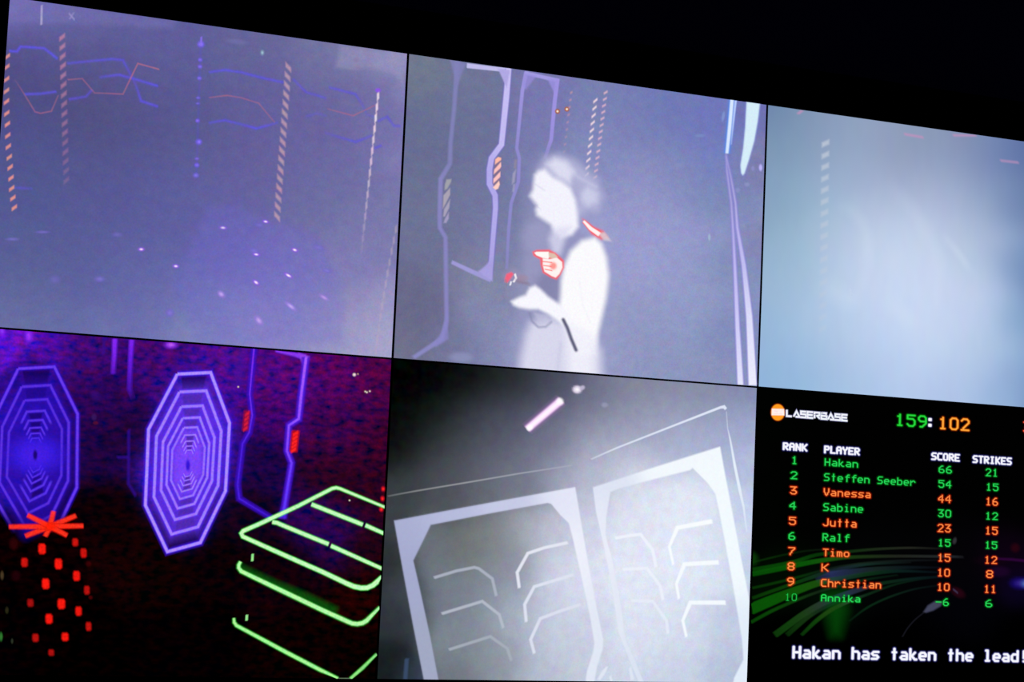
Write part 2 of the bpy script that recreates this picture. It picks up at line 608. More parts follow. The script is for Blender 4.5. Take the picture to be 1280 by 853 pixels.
for x, y, s in ((250.3, 56, 1.6), (249.5, 75.5, 1.0), (249.2, 84, 1.0), (248.5, 98.5, 1.0), (247, 123, .7), (246.6, 130, .6),
                (246.2, 151.5, 1.0), (247.6, 178, 1.4), (245.3, 199, .7), (245.2, 207, 1.1), (244.3, 219.5, 1.0)):
    a.blob(x, y, 3.2 * max(.8, s * .8), 2.4 * s, '#7460ea', 0, min(1, .9 * s), '#9a80ff')
a.band([(250.3, 50), (244.5, 222)], 2.2, '#5c54c0', 2, .35)
a.band([(250.8, 47), (250.5, 58)], 2.4, '#8c70f0', 1.4, .8)
a.done('violet_beacon_column')
for x, y, rx, ry, an, al, c in ((175.8, 312.2, 4, 2.4, 0, 1, 1), (219, 333.3, 4, 2.4, 5, .95, 1), (124, 349.4, 6, 3.5, 0, .6, 0),
                                (211.7, 391.5, 5, 5, 0, .75, 0), (52.6, 290.7, 9, 1.8, 0, .5, 0), (15, 299.5, 8, 2, 0, .5, 0),
                                (68, 350, 7, 5, 0, .3, 0), (146, 294, 6, 3, 0, .35, 0), (244, 220, 4, 3, 0, .6, 0),
                                (331, 277.6, 4, 2.2, 10, 1, 1), (323.5, 282, 6, 2.6, 5, .45, 0), (277.8, 285.3, 5, 2.4, 5, .75, 1),
                                (367.3, 313, 4.5, 2.6, 20, .95, 1), (319.3, 318.6, 4.5, 2.2, 10, 1, 1), (316.5, 314, 6, 3, 10, .5, 0),
                                (397, 310, 7, 3, 10, .55, 0), (359.5, 345, 6, 2.4, 30, 1, 1), (407.2, 338.7, 6, 2.6, 15, .6, 0),
                                (319, 353.6, 5, 2.8, 35, 1, 1), (275.6, 368.3, 5, 3.4, 40, .9, 2), (362.5, 383.5, 8, 2.8, 38, 1, 2),
                                (403.7, 372.4, 7, 2.6, 30, .7, 2), (322.5, 401.2, 7, 4, 50, .85, 2)):
    Art(1, f1).blob(x, y, rx, ry, ('#7468cc', '#8a5ee0', '#9a80dc')[c], an, al, ('#8478dc', '#ffe8ff', '#c8a8f0')[c],
                    step=.6).done('floor_sparkle')
a = Art(1, f1)
a.blob(326.8, 66.7, 2.4, 3.4, '#7890b4', 0, .9, '#a8c8dc')
a.done('pale_light_spot')
spots(1, f1, 'ceiling_reflection', [(444.5, 76, 4, 3, '#8c7ca6', 0, .7), (446, 85, 4, 3, '#8c7ca6', 0, .6), (435, 85.5, 14, 2, '#8886b0', 10, .5),
                                    (295, 53, 12, 3, '#7675ae', 6, .5)])
# ================================================================ picture 2: player, top middle
S2 = [(530, 90, '#70788f', 20), (600, 95, '#6f7698', 25), (530, 180, '#686e92', 35), (600, 160, '#6c7298', 30), (540, 280, '#6e7296', 35), (600, 250, '#7276a0', 30),
      (520, 380, '#68698a', 30), (500, 430, '#70728e', 15), (600, 350, '#8084a0', 25), (605, 385, '#868ab2', 22), (565, 430, '#74789a', 20), (610, 440, '#7e84ac', 20),
      (680, 110, '#7878b0', 25), (675, 160, '#787ab0', 25), (670, 210, '#7c80ae', 25), (630, 300, '#7c80a8', 25), (760, 110, '#7680b0', 25),
      (780, 160, '#7e84b8', 35), (740, 200, '#868cbc', 25), (820, 130, '#6e78b4', 30), (880, 160, '#7078bc', 25), (893, 205, '#7480c0', 18), (890, 245, '#7a88b4', 22),
      (850, 220, '#8088bc', 30), (790, 240, '#9296c6', 30), (800, 290, '#9a9cce', 30), (850, 300, '#969ccc', 35), (800, 330, '#9c9ecf', 30), (860, 340, '#949ac8', 25), (900, 330, '#808cb8', 20),
      (790, 400, '#929ac2', 30), (850, 390, '#929ac6', 30), (900, 420, '#808cba', 20), (830, 450, '#8c96be', 30), (890, 465, '#8a94bc', 20),
      (938, 200, '#7c7eae', 14), (946, 300, '#8486b4', 10), (940, 140, '#7072b0', 12), (645, 440, '#9496be', 20), (770, 440, '#969ac4', 20)]
f2 = feed(2, 'camera_feed', 'top middle picture of a grey room with a pale player and violet door outlines',
          lambda x, y: field_colour(S2, x, y, 35))
AL = '#817cc2'
a = Art(2, f2)
a.band([(571.5, 76), (567.5, 134), (563, 178), (562, 205), (550.5, 224), (549.3, 270), (549.5, 285), (556.5, 297), (558, 401),
        (552, 424), (517, 447)], [6, 5, 5, 5.5, 5.5, 5.5, 5, 5, 5.2, 5.6, 5], ['#8484bc'] * 4 + ['#8c88c6'] * 5 + ['#8e8cc8'] * 2, 2.4, .85)
a.shape([(562, 75), (583, 79), (578, 90), (572, 106), (567, 92)], '#8282ba', 4, .8)
a.shape([(559, 384), (560, 424), (545, 434), (540, 431), (553, 414)], '#8a86c8', 3, .7)
a.done('door_outline', 'dim violet door outline on the left')
a = Art(2, f2)
a.band([(583.5, 82.3), (637.5, 87.8)], 6, '#c0bcec', 1.2, 1)
a.band([(635.5, 86), (632.5, 121.5), (626.5, 181), (614, 198), (611.5, 212.5), (611.5, 230), (618.5, 244.6), (619, 260), (613.5, 328),
        (611.5, 349)], [6.5, 7.2, 6.6, 6.8, 7, 7, 6.6, 6.2, 5.6, 5], ['#cac2f4', '#c6bef4', '#c2baf2', '#b8b0ee', '#b2aaec', '#b2aaec', '#b0a8ea', '#b4acec', '#aca4e4', '#a49cdc'], 1.2, 1,
       (3, '#7468cc', .35))
a.band([(564.5, 328), (590, 340), (613, 350)], [4.5, 5.5, 6], '#a39ddc', 1.6, .9)
a.shape([(622, 86), (637, 88), (633, 110)], '#b0a8e4', 2)
a.shape([(597, 340), (606, 333), (615.5, 322), (615, 352)], '#a8a0e0', 2.5)
a.done('door_outline', 'bright lavender door outline beside the orange hatching')
a = Art(2, f2)
a.band([(657.5, 90), (652.5, 114), (645.5, 185.5), (648.7, 198), (647.5, 227.5), (638.5, 254.5), (635.6, 285), (633, 336)],
       [5, 4.5, 4, 4, 4.4, 4, 4, 3.4], ['#a298e2'] * 2 + ['#938dd4'] * 6, 1.4, [.95, .9, .9, .9, .85, .8, .75, .5])
a.band([(656, 91.5), (697.5, 101)], 4.6, '#a59ce6', 1.5, .95)
a.band([(696.5, 99), (693, 126.5), (688.5, 175), (681, 198)], [5, 5, 4.5, 4], '#a094e4', 1.4, [1, .95, .85, .35])
a.shape([(655, 92), (670, 95), (657, 112), (653, 110)], '#988edc', 3, .7)
a.shape([(683, 97), (697, 101), (694, 120)], '#9c92e0', 3, .8)
a.done('door_outline', 'narrow violet door outline with a complete top')
for lab, under, polys, cols, bl, al in (
        ('bright orange hatched light panel', ((617, 200, 625.8, 236), '#8a6680', .6),
         ([(618.2, 206), (618.7, 199.5), (622.1, 196.5), (626, 197.6), (625.8, 200.2)],
          [(616.6, 218.2), (617.4, 212.3), (625.6, 202.8), (626, 208.2), (624.4, 211)],
          [(616.2, 229.6), (616.4, 223.9), (624.9, 214.8), (624.8, 221), (623.7, 222.6)],
          [(615.6, 234.8), (623.3, 226.4), (624.2, 230.8), (622.2, 236), (619, 237.6)]),
         ('#ffbca8', '#ffc4c0', '#ffc4c4', '#ffd0c4'), 1.6, 1),
        ('pale beige hatched light panel', None,
         ([(555.2, 238), (555.6, 231.4), (557.6, 224.8), (563.8, 224), (563.2, 228), (558.5, 236.3)],
          [(553.1, 261), (553.9, 244.5), (562.1, 235.2), (562.1, 243.7), (556.4, 255.2)],
          [(553.5, 271), (554.6, 262), (562.1, 249.5), (561, 260), (555.6, 271)],
          [(554, 279), (555.6, 274), (560.5, 265.5), (560.4, 273.5), (557.2, 279)]),
         ('#a8a8ae', '#b4aab8', '#b0a8c0', '#aca2c8'), 2.4, .85),
        ('faint brown hatched light panel', None,
         ([(641.6, 210.5), (642.7, 200.3), (645.4, 199.5), (644.6, 211)],
          [(639.3, 230.8), (640.4, 217), (644.6, 211.7), (642.7, 227.7)],
          [(639.6, 240), (641.2, 230.8), (643.5, 230), (642, 240)]),
         ('#958a9c', '#a8a4c0', '#a6a4c6'), 2.6, .75)):
    a = Art(2, f2)
    if under:
        u0, v0, u1, v1 = under[0]
        a.shape([(u0 + 2, v0), (u1, v0 - 3), (u1 - 1.5, v1 - 6), (u0 - 1, v1)], under[1], 3, under[2])
    for p, c in zip(polys, cols):
        a.shape(p, c, bl, al, .8)
    a.done('hatched_light_panel', lab)
for x, y in ((696.3, 139.5), (708, 136.8)):
    Art(2, f2).blob(x, y, 2.8, 2.8, '#a05a40', 0, 1, '#fff0e0', step=.5, hard=1.4).done('bright_dot')
dash_column(2, f2, lerp_points((713.5, 116), (704.5, 190), 9), 2.6, 2.4, 1.6, '#c898a8', 'dotted_light_pole',
            'faint dotted light pole beside the door outline', .75, 2.2, (1, .5))
dash_column(2, f2, lerp_points((743.5, 126.2), (732.4, 219), 11), 4.8, 2.6, 4.2, '#f4dce4', 'dotted_light_pole',
            'left pink dotted light pole above the player', 1, 2.0)
dash_column(2, f2, lerp_points((756.3, 116), (742.9, 222), 14), 4.4, 2.4, 2.6, '#e0b8cc', 'dotted_light_pole',
            'right pink dotted light pole above the player', .9, 2.2)
a = Art(2, f2)
a.band([(914, 125), (911, 160), (907.6, 192)], [4, 4, 3.4], '#d8e8ff', 1.2, 1, (5, '#4c8cf0', .7))
a.band([(918.6, 126), (916, 150), (913, 181)], [2.6, 2.2, 1.4], '#b8ccff', 1.2, [1, .9, .4])
a.done('bright_light_tube', 'white blue light tube at the upper right')
a = Art(2, f2)
P = [(932.2, 127.5), (948.6, 130), (946, 152), (941.6, 176.8), (935, 200), (929.5, 217), (927.5, 219.5), (925.5, 217), (924.6, 207), (928, 186), (930.5, 160)]
a.shape(P, '#7c84ec', 7, .7)
a.shape(P, '#d6eefa', 2.4, 1, 1.2)
a.done('bright_light_panel', 'white blade shaped light panel at the upper right')
a = Art(2, f2)
a.band([(906.5, 193), (907.6, 214), (913, 254), (915, 285), (917.4, 331.6), (920.7, 409), (924.5, 482)],
       [1.6, 2, 2.2, 2.4, 3.4, 5, 7], ['#b0a8e4'] * 3 + ['#b8b0ee', '#c0b8f4', '#d0ccf8', '#e4e4fc'], 1.6, [.5, .7, .8, .85, .95, 1, 1], (3, '#8478d8', .4))
a.band([(906.8, 196), (912.3, 221), (918.2, 254), (920.5, 285), (928.5, 331.6), (935.4, 396), (939.8, 482)],
       [1.4, 1.8, 2.2, 3, 5, 7.5, 10], ['#b0a8e4'] * 2 + ['#b8b0ea', '#bcb4f0', '#c4c0f4', '#dcdcfa', '#ececfe'], 1.6, [.4, .7, .8, .9, .95, 1, 1], (3, '#8478d8', .4))
a.done('curved_light_strips', 'pair of lavender strips running down to the lower right')
spots(2, f2, 'small_reflection', [(903, 146, 1.8, 6, '#8aa0d8', 10, .6), (873.6, 170, 6, 2, '#7c98c8', 0, .5), (885.6, 297, 1.6, 4, '#a8c8d8', 0, .6),
                                  (949.6, 210, 2, 4, '#c0b8ff', 0, .9), (940, 211, 2, 3, '#9a94d8', 0, .5), (932.5, 231, 3, 2.5, '#9c9cd0', 0, .5),
                                  (921, 238, 2.6, 3, '#9c9cd0', 20, .4), (847, 207, 4, 3, '#8c94c8', 0, .4), (575, 447, 14, 6, '#9498c4', 0, .6)])


def person_paint(x, y):
    out = np.zeros(x.shape + (4,))

    def over(c, al):
        c = hx(c)
        a0 = out[..., 3]
        an = al + a0 * (1 - al)
        k = np.where(an > 1e-6, al / np.maximum(an, 1e-6), 0)[..., None]
        out[..., :3] = out[..., :3] * (1 - k) + c * k
        out[..., 3] = an
    out[..., :3] = hx('#9c9ec8')

    def sh(c, pts, blur, al):
        over(c, ramp(sdf(np.array(pts, float), x, y), blur) * al)
    sh('#a0a2cc', [(668, 205), (690, 192), (715, 196), (745, 222), (752, 260), (764, 310), (768, 370), (758, 420), (760, 475),
                   (640, 475), (646, 400), (640, 360), (655, 300), (658, 250)], 34, .45)
    sh('#a3a2ca', [(657, 280), (676, 276), (694, 290), (700, 318), (676, 324), (655, 312), (650, 296)], 18, .55)
    # hair and bun
    sh('#b6b6da', [(672, 212), (680, 197), (698, 193), (716, 200), (730, 212), (746, 226), (753, 246), (747, 264), (733, 264),
                   (722, 272), (702, 256)], 16, .85)
    sh('#e6e6f8', [(682, 206), (692, 198), (706, 202), (716, 214), (712, 230), (696, 222)], 13, .8)
    over('#d6d8f0', ramp(dline([(706, 206), (722, 222), (744, 234)], x, y) - 1, 8) * .5)
    sh('#d2d4ee', [(724, 240), (734, 234), (746, 242), (745, 253), (733, 258), (725, 250)], 12, .75)
    sh('#a8a8ce', [(714, 224), (728, 236), (722, 256), (713, 244)], 10, .5)
    # shadow of the neck and vest
    sh('#8e8eb6', [(702, 298), (722, 288), (734, 296), (720, 314), (706, 332), (698, 326)], 12, .5)
    sh('#8280a8', [(664, 344), (698, 342), (702, 366), (696, 382), (680, 368), (664, 358)], 10, .7)
    sh('#a09ec6', [(655, 322), (672, 318), (676, 344), (668, 362), (654, 352)], 14, .5)
    # face and neck
    sh('#f6f5ff', [(672, 214), (680, 212), (690, 222), (702, 228), (712, 236), (718, 250), (721, 268), (722, 284), (714, 294), (700, 298),
                   (692, 291), (687, 281), (678, 275), (670, 269.5), (668.5, 263), (670, 257), (666, 252), (661, 245.5), (665, 237.5),
                   (666, 228), (667, 219)], 9, .97)
    over('#b8b6dc', ramp(dline([(669, 231), (679, 238)], x, y) - .4, 4) * .4)
    over('#b8b6dc', ramp(dline([(665, 254), (675, 262)], x, y) - .2, 3) * .55)
    sh('#dbdaf2', [(690, 286), (712, 284), (706, 300), (700, 318), (690, 318), (685, 300)], 13, .75)
    # back and upper arm
    sh('#fdfcff', [(743, 297), (751, 305), (757, 322), (760, 345), (757, 372), (752, 394), (746, 420), (743, 444), (722, 446),
                   (708, 416), (696, 394), (699, 372), (700, 352), (704, 332), (712, 314), (726, 301)], 11, .98)
    over('#dcdaf0', ramp(dline([(723, 352), (727, 380), (737, 404)], x, y), 5) * .35)
    # hips
    sh('#e2e1f4', [(662, 404), (690, 398), (706, 404), (742, 424), (750, 440), (752, 480), (646, 480), (650, 446), (656, 418)], 20, .85)
    sh('#f8f7ff', [(706, 404), (742, 420), (740, 480), (710, 480)], 20, .7)
    over('#b4b4d4', ramp(dline([(700, 430), (694, 476)], x, y), 12) * .45)
    # forearm with hand
    sh('#f8f7ff', [(661, 360), (668, 357), (675, 362), (684, 371), (696, 379), (706, 387), (714, 400), (708, 409), (696, 401),
                   (684, 393), (672, 387), (660, 387), (648, 385), (641, 382), (638, 377), (648, 372), (656, 369)], 7, 1)
    # fingers under the grip
    over('#b0b2d2', ramp(dline([(650, 386), (660, 389), (672, 390)], x, y), 3) * .5)
    # cuff
    over('#8486a8', ramp(dline([(661, 392), (664, 402), (672, 409.5), (681, 409), (688, 403)], x, y) - 1.0, 4) * .7)
    sh('#c6c6e0', [(666, 391), (684, 394), (684, 404), (672, 405)], 6, .6)
    # hanging strap
    over('#52526e', ramp(dline([(703, 400), (708, 410), (713, 424), (719, 438)], x, y) - 1.9, 3.4) * .95)
    over('#8c8cb0', ramp(dline([(706, 408), (711, 421)], x, y) - .3, 2) * .5)
    return out


a = Art(2, f2)
a.grid((630, 180, 780, 478), 1.5, person_paint)
a.done('person', 'overexposed white person in profile facing left, hair tied back, holding a glowing tagger')
a = Art(2, f2)
a.shape([(664.3, 315.1), (670.1, 312.8), (685.6, 312.4), (693.3, 316.2), (704, 326.1), (704.2, 335.1), (699.6, 344.1), (694.6, 350), (688.2, 348),
         (677.4, 341.4), (674.6, 331.3), (674, 324.8), (665.8, 320.2)], '#ff5c60', 3.0, .85, .9)
a.shape([(666.9, 316.4), (669.5, 315.2), (684.9, 315.2), (686, 321), (684, 324.2), (677.2, 322.8), (669.5, 319.6)], '#fffaf6', 1.6, 1, .7)
a.shape([(684.5, 316), (692, 317.5), (696, 321.5), (692, 324.5), (685, 322)], '#dcc8b4', 2, .9, .8)
a.shape([(677.5, 323.5), (686, 324.5), (695, 322.5), (701.5, 328), (702, 335), (698, 343), (693.5, 347.5), (688.5, 345.5), (679.6, 340), (677.4, 332)],
        '#fff4f2', 1.8, 1, .8)
a.blob(690.5, 332.8, 4.2, 4.6, '#ff7468', 0, .8)
for p in ([(677, 327.3), (689, 328.6)], [(678, 332.2), (688, 333.6)], [(680, 337), (689, 338.8)]):
    a.band(p, 1.2, '#ff6a64', 1.0, .85)
a.done('glowing_chest_light', 'red and white glowing light on the chest')
a = Art(2, f2)
a.shape([(727, 274), (741, 284), (753, 289), (759, 298), (750, 300), (738, 293)], '#ff5050', 5, .85)
a.shape([(745, 291), (755, 291), (763, 302), (754, 301)], '#d8cfd8', 4, .8)
a.band([(728.5, 277), (737, 286), (748, 293.5)], [2.6, 4.2, 5], '#fff4f4', 1.2, 1, (2, '#ff3838', .9))
a.done('glowing_shoulder_light', 'red and white glowing light behind the neck')
a = Art(2, f2)
a.blob(640, 345, 12, 9, '#9a90b8', 0, .6)
a.shape([(630, 349), (632, 343), (638, 340.5), (641, 343), (637, 349), (633, 354), (630, 353)], '#f8607c', 3, .95, .9)
a.band([(641, 353), (644, 348), (642.5, 343)], 2.4, '#f4f0f8', 1.2, 1).band([(636.5, 357), (637.8, 352.5)], 2.2, '#f0ecfa', 1, .9)
a.band([(631, 350), (632, 358)], 1.5, '#8a8090', 1.4, .7).band([(644, 352), (660, 355)], 4, '#8c7c94', 3, .7)
a.blob(652, 348, 7, 4, '#a48494', 0, .5)
a.done('glowing_tagger', 'hand held tagger with red and white lights')

# ================================================================ picture 3: mist, top right
S3 = [(965, 140, '#5f7a9c', 14), (972, 180, '#6a8ca6', 20), (1010, 160, '#7088a2', 20), (1000, 220, '#7494ae', 25), (965, 260, '#7494ae', 18), (1000, 300, '#7fa2b8', 28),
      (980, 340, '#84a8c0', 20), (960, 400, '#7fa6c2', 18), (1010, 380, '#98b8d0', 28), (1060, 170, '#7f93ae', 25), (1100, 190, '#8297b2', 28), (1060, 230, '#8ea6c0', 28),
      (1140, 180, '#75879f', 20), (1160, 220, '#8598b4', 28), (1050, 290, '#9db6cd', 30), (1110, 300, '#b2c6db', 32), (1150, 330, '#b6cade', 35), (1060, 350, '#adc8dc', 28),
      (1120, 380, '#b8cde2', 35), (1170, 400, '#b6cbe2', 30), (1190, 260, '#9cb0ca', 28), (1210, 190, '#6c80a0', 22), (1250, 200, '#5e74a0', 18), (1275, 195, '#54699a', 12),
      (1240, 240, '#7088aa', 22), (1275, 260, '#56729c', 14), (1230, 310, '#93abc6', 24), (1272, 330, '#5f81a8', 14), (1215, 380, '#a5bcd6', 24), (1272, 400, '#6c90b4', 14),
      (1240, 440, '#92aecb', 22), (1275, 470, '#7598bd', 14), (1180, 460, '#a6c0da', 30), (1110, 440, '#a4c2dc', 30), (1040, 430, '#90b2cf', 30), (970, 460, '#7ea6c8', 20),
      (1010, 475, '#86accc', 20), (1080, 485, '#93b2d2', 22), (1180, 495, '#94b2d0', 18), (1240, 495, '#84a4c6', 14), (1330, 350, '#4a6c96', 25), (1330, 200, '#40587c', 25), (1330, 480, '#5c80a8', 25)]
f3 = feed(3, 'camera_feed', 'top right picture of bright blue grey mist with one faint dashed pole',
          lambda x, y: np.clip(field_colour([(q[0], q[1], q[2], q[3] * 1.5) for q in S3], x, y, 36) * np.array([1.12, 1.07, 1.085]), 0, 1))
for pts, w, al in (([(1040, 255), (1065, 265), (1082, 292), (1083, 330), (1074, 362), (1062, 378)], 12, .16),
                   ([(1105, 225), (1140, 265), (1165, 310), (1172, 350), (1160, 400)], 14, .14),
                   ([(1175, 290), (1200, 320), (1215, 345)], 7, .22),
                   ([(1020, 350), (1060, 374), (1078, 366)], 20, .20),
                   ([(1100, 372), (1130, 395), (1150, 412)], 16, .20)):
    q = curve(pts)
    Art(3, f3).band(q, w, '#dbe8f6', w * .8, al * np.sin(np.linspace(0, math.pi, len(q))), cap=False).done('mist_wisp')
dash_column(3, f3, [(1031.4 - .0155 * (y - 179), y) for y in np.linspace(179.5, 411, 17)], 9, 6, 4, '#c2ccda', 'dashed_light_pole',
            'faint pale dashed light pole in the mist', .6, 4, (1.2, .35))
for pts, w, al in (([(997, 142.5), (1002, 138.5)], 3, .85), ([(1130, 168), (1153, 172)], 2.8, .8), ([(1191, 169.5), (1219, 169.5)], 2.8, .75),
                   ([(1250, 201), (1272, 203.5)], 2.8, .6)):
    Art(3, f3).band(pts, w, '#bb92bc', 2.2, al).done('pink_light_mark')

# ================================================================ picture 4: neon arena, bottom left
S4 = [(10, 425, '#5a12c8', 16), (60, 432, '#4a0ca0', 18), (110, 440, '#3c0a74', 20), (35, 420, '#6a14c0', 10), (200, 450, '#400872', 20), (270, 455, '#4c0c8a', 20), (290, 480, '#420a8c', 14),
      (350, 470, '#50087a', 22), (420, 470, '#500460', 20), (470, 470, '#4c0444', 16), (130, 500, '#2c0558', 25), (120, 560, '#1e0440', 25), (130, 640, '#0c0104', 22),
      (150, 540, '#1c0432', 20), (345, 520, '#400468', 20), (330, 580, '#1c0440', 20), (430, 540, '#3c0448', 25), (430, 600, '#28031c', 25), (470, 560, '#380224', 18),
      (300, 640, '#120318', 20), (45, 565, '#3010a0', 22), (45, 470, '#28087a', 16), (45, 530, '#3010b0', 16), (235, 580, '#3c18c8', 30), (235, 480, '#30109c', 16), (235, 660, '#1c0a74', 14),
      (400, 650, '#2c0450', 20), (410, 680, '#260448', 20), (450, 690, '#200310', 14), (370, 720, '#100108', 24), (440, 750, '#1c0202', 20), (200, 720, '#0e0202', 25), (150, 700, '#120203', 25),
      (60, 720, '#060001', 25), (100, 800, '#020000', 30), (220, 800, '#030001', 30), (400, 800, '#0a0101', 30), (20, 780, '#030001', 25), (270, 700, '#0a0104', 20), (60, 690, '#0c0001', 20), (460, 840, '#050100', 20)]
f4 = feed(4, 'camera_feed', 'bottom left picture of neon violet octagons, a red star lamp and a green outlined table',
          lambda x, y: field_colour(S4, x, y, 24))


def octagon(c, V, scales, ws, col, glow, edge, dim, full, cut=None):
    """rings one inside the other; the inner ones show only their top and bottom sides"""
    V = np.array(V, float)
    P0 = [tuple(c + v * .86) for v in V]
    Art(4, f4).shape(P0, glow, 26, .5 * dim, 2).done('violet_glow')
    for s0, s1 in zip(scales[:-1], scales[1:]):
        for q0, q1, lw in ((V[0], V[1], .78), (V[5], V[4], .78)):
            mid0, mid1 = (q0 + q1) / 2 * s0, (q0 + q1) / 2 * s1
            hv = (q1 - q0) / 2 * lw
            A_ = [c + mid0 * .96 + mid1 * .04 - hv * s0, c + mid0 * .96 + mid1 * .04 + hv * s0,
                  c + mid1 * .9 + mid0 * .1 + hv * s1, c + mid1 * .9 + mid0 * .1 - hv * s1]
            if cut is None or max(p[1] for p in A_) < cut:
                Art(4, f4).shape([tuple(p) for p in A_], '#14024c', 3 if s0 > .3 else 1.6, .8 * dim, 1 if s0 > .3 else .7).done('dark_gap')
    for i, (s, w) in enumerate(zip(scales, ws)):
        P = [c + v * s for v in V]
        if i < full:
            runs = [[P[j % 8] for j in range(9)]]
        else:
            runs = [[P[7] * .5 + P[0] * .5, P[0], P[1], P[1] * .4 + P[2] * .6], [P[3] * .6 + P[4] * .4, P[4], P[5], P[5] * .4 + P[6] * .6]]
        for r in runs:
            P2, al = [], []
            for p, q in zip(r[:-1], r[1:]):
                for t in (0, .25, .5, .75):
                    P2.append(p + (q - p) * t)
            P2.append(r[-1])
            for n_, p in enumerate(P2):
                k_ = dim
                if cut is not None:
                    k_ *= float(np.clip((cut - p[1]) / 16, 0, 1))
                if i >= full and n_ in (0, len(P2) - 1):
                    k_ = 0
                al.append(k_)
            Art(4, f4).band(P2, w, col, .9 if w > 2 else .6, al, (w * 1.2, edge, .8), cap=False).done('neon_ring')


cB = np.array([235.0, 580.0])
VB = [(-13.5, -112), (28, -114), (51.5, -51), (46.5, 34), (15, 98.7), (-26, 110), (-53.5, 52), (-49.5, -43)]
sc = [1, .80, .636, .508, .40, .318, .25, .195, .15, .112, .08]
octagon(cB, VB, sc[:5], [3.3, 3.1, 2.9, 2.5, 2.2], '#ac8cff', '#3810d0', '#4a1cf0', 1.0, 9)
a = Art(4, f4)
a.shape([tuple(cB + np.array(v) * .36) for v in VB], '#7a44fa', 12, .95, 1.5)
a.done('violet_glow')
octagon(cB, VB, sc[5:9], [1.7, 1.4, 1.1, .9], '#a884ff', '#7a44fa', '#7038f4', .75, 0)
a = Art(4, f4)
a.blob(234.5, 582, 2.6, 7, '#2c10d4', 0, .95)
a.done('dark_core')
cA = np.array([43.6, 568.8])
VA = [(-21, -107.5), (24, -110), (53, -51), (52, 41), (26, 96), (-14, 116), (-56, 44), (-52, -44)]
sc2 = [1, .79, .63, .50, .395, .31, .245, .19]
octagon(cA, VA, sc2[:3], [2.8, 2.6, 2.4], '#6c3cf6', '#2408a0', '#3410d0', .9, 9, 655)
octagon(cA, VA, sc2[3:], [2.4, 2.2, 1.9, 1.6, 1.3], '#5c34ec', '#2c10b8', '#3010c0', .85, 0, 655)
a = Art(4, f4)
a.blob(44, 569, 31, 22, '#3a1ce8', 0, .8, '#4a20f0', step=2).blob(43.6, 569, 2.6, 6, '#180468', 0, .95)
a.done('violet_glow')
# portal strips
a = Art(4, f4)
a.band([(317, 435), (311.5, 493), (314.7, 520), (310.7, 541), (302.6, 555), (296.4, 606), (298.5, 623.6), (339, 648)],
       [5.5, 5, 5, 5, 4.6, 4.6, 4.6, 3.6], ['#7a2ce8', '#6c2cec', '#6428e4', '#5a26e0', '#4c20dc', '#4820d8', '#4a20dc', '#4418c8'], 2.2, .95, (4, '#3408a8', .5), edge='#3c12c8')
a.band([(300, 440), (297, 482)], 10, '#4a12a0', 8, .5)
a.band([(344, 439), (366, 443), (381, 447)], [2, 4.5, 6], '#8c38f4', 1.6, .95, (3, '#5010b0', .5))
a.shape([(372, 441), (386, 446), (381, 466), (376, 452)], '#9040ee', 3, .9)
a.band([(382, 447), (375.4, 498), (372.7, 524), (360.5, 532), (358, 564), (363.8, 579), (355, 633), (352.5, 648)],
       [7, 7, 6.4, 6, 5.8, 5.8, 6, 8], ['#a85cff', '#9c54ff', '#9450ff', '#8c4cff', '#8444fa', '#703cff', '#6038ff', '#4a20e0'], 2.0, .97, (4, '#3408b0', .5), edge='#5420e0')
a.done('portal_outline', 'violet angular door outline')
for (x0, y0, x1, y1, w, n, c, d) in ((308.6, 514, 305.6, 538.5, 5.6, 4, '#d81c3c', '#8c0c3c'), (368.9, 539, 365.8, 565, 7.4, 5, '#ff2424', '#b00c18')):
    a = Art(4, f4)
    a.band([(x0, y0), (x1, y1)], w, d, 1.8, 1, (2.5, d, .6))
    for i in range(n):
        t = (i + .4) / n
        x, y = x0 + (x1 - x0) * t, y0 + (y1 - y0) * t
        l2 = w * .44
        a.shape([(x - l2, y + 1.4), (x + l2, y - 2.6), (x + l2, y + 1.2), (x - l2, y + 5.2)], c, 2.2, 1, .8)
    a.done('red_hatched_light')
a = Art(4, f4)
a.band([(143, 424), (142.3, 445), (140.7, 467.5)], [5.4, 4.6, 4.4], ['#8428f4', '#7a24ec', '#6418d0'], 1.8, [1, .95, .8], (3, '#4410a0', .5))
a.done('violet_light_strip')
a = Art(4, f4)
a.band([(164, 425), (162.4, 450), (161.2, 487), (166, 499)], [5.2, 4.6, 4, 3], ['#7c22ec', '#6a1ce4', '#4c14b8', '#30107c'], 1.8, [1, .95, .8, .4], (3, '#4410a0', .5))
a.done('violet_light_strip')
for p in ([(129.5, 422), (129, 442)], [(160.4, 538), (160, 605), (169, 619.5)], [(146.3, 572), (160, 572)]):
    Art(4, f4).band(p, 3.4, '#300e90', 2.4, .65).done('dim_violet_strip')
spots(4, f4, 'dim_violet_mark', [(119, 495, 6, 6, '#34107c', 0, .5), (117, 522, 3, 4, '#44206c', 0, .5), (119, 529, 3, 2, '#701430', 0, .5)])
for x, y, rx, ry, c, cc in ((35.3, 420.5, 5, 8, '#7c20e8', '#a838ff'), (213, 431.5, 8, 4.5, '#8028e0', '#c860f8'),
                            (2, 414, 4, 6, '#7c20e8', '#9038ff')):
    Art(4, f4).blob(x, y, rx, ry, c, 0, .9, cc).done('violet_light_spot')
for x, y, r in ((442, 468.8, 2.0), (457.6, 490.7, 1.5), (461.3, 489.4, 1.4), (455.6, 489.8, 1.3), (436, 625.8, 1.3), (446.4, 468, 1.2), (297, 484, 1.3)):
    Art(4, f4).blob(x, y, r, r, '#a08078' if r < 1.8 else '#d8c8c0', 0, .95, '#fff8f0' if r > 1.25 else '#d08070', step=.5).done('white_speck')
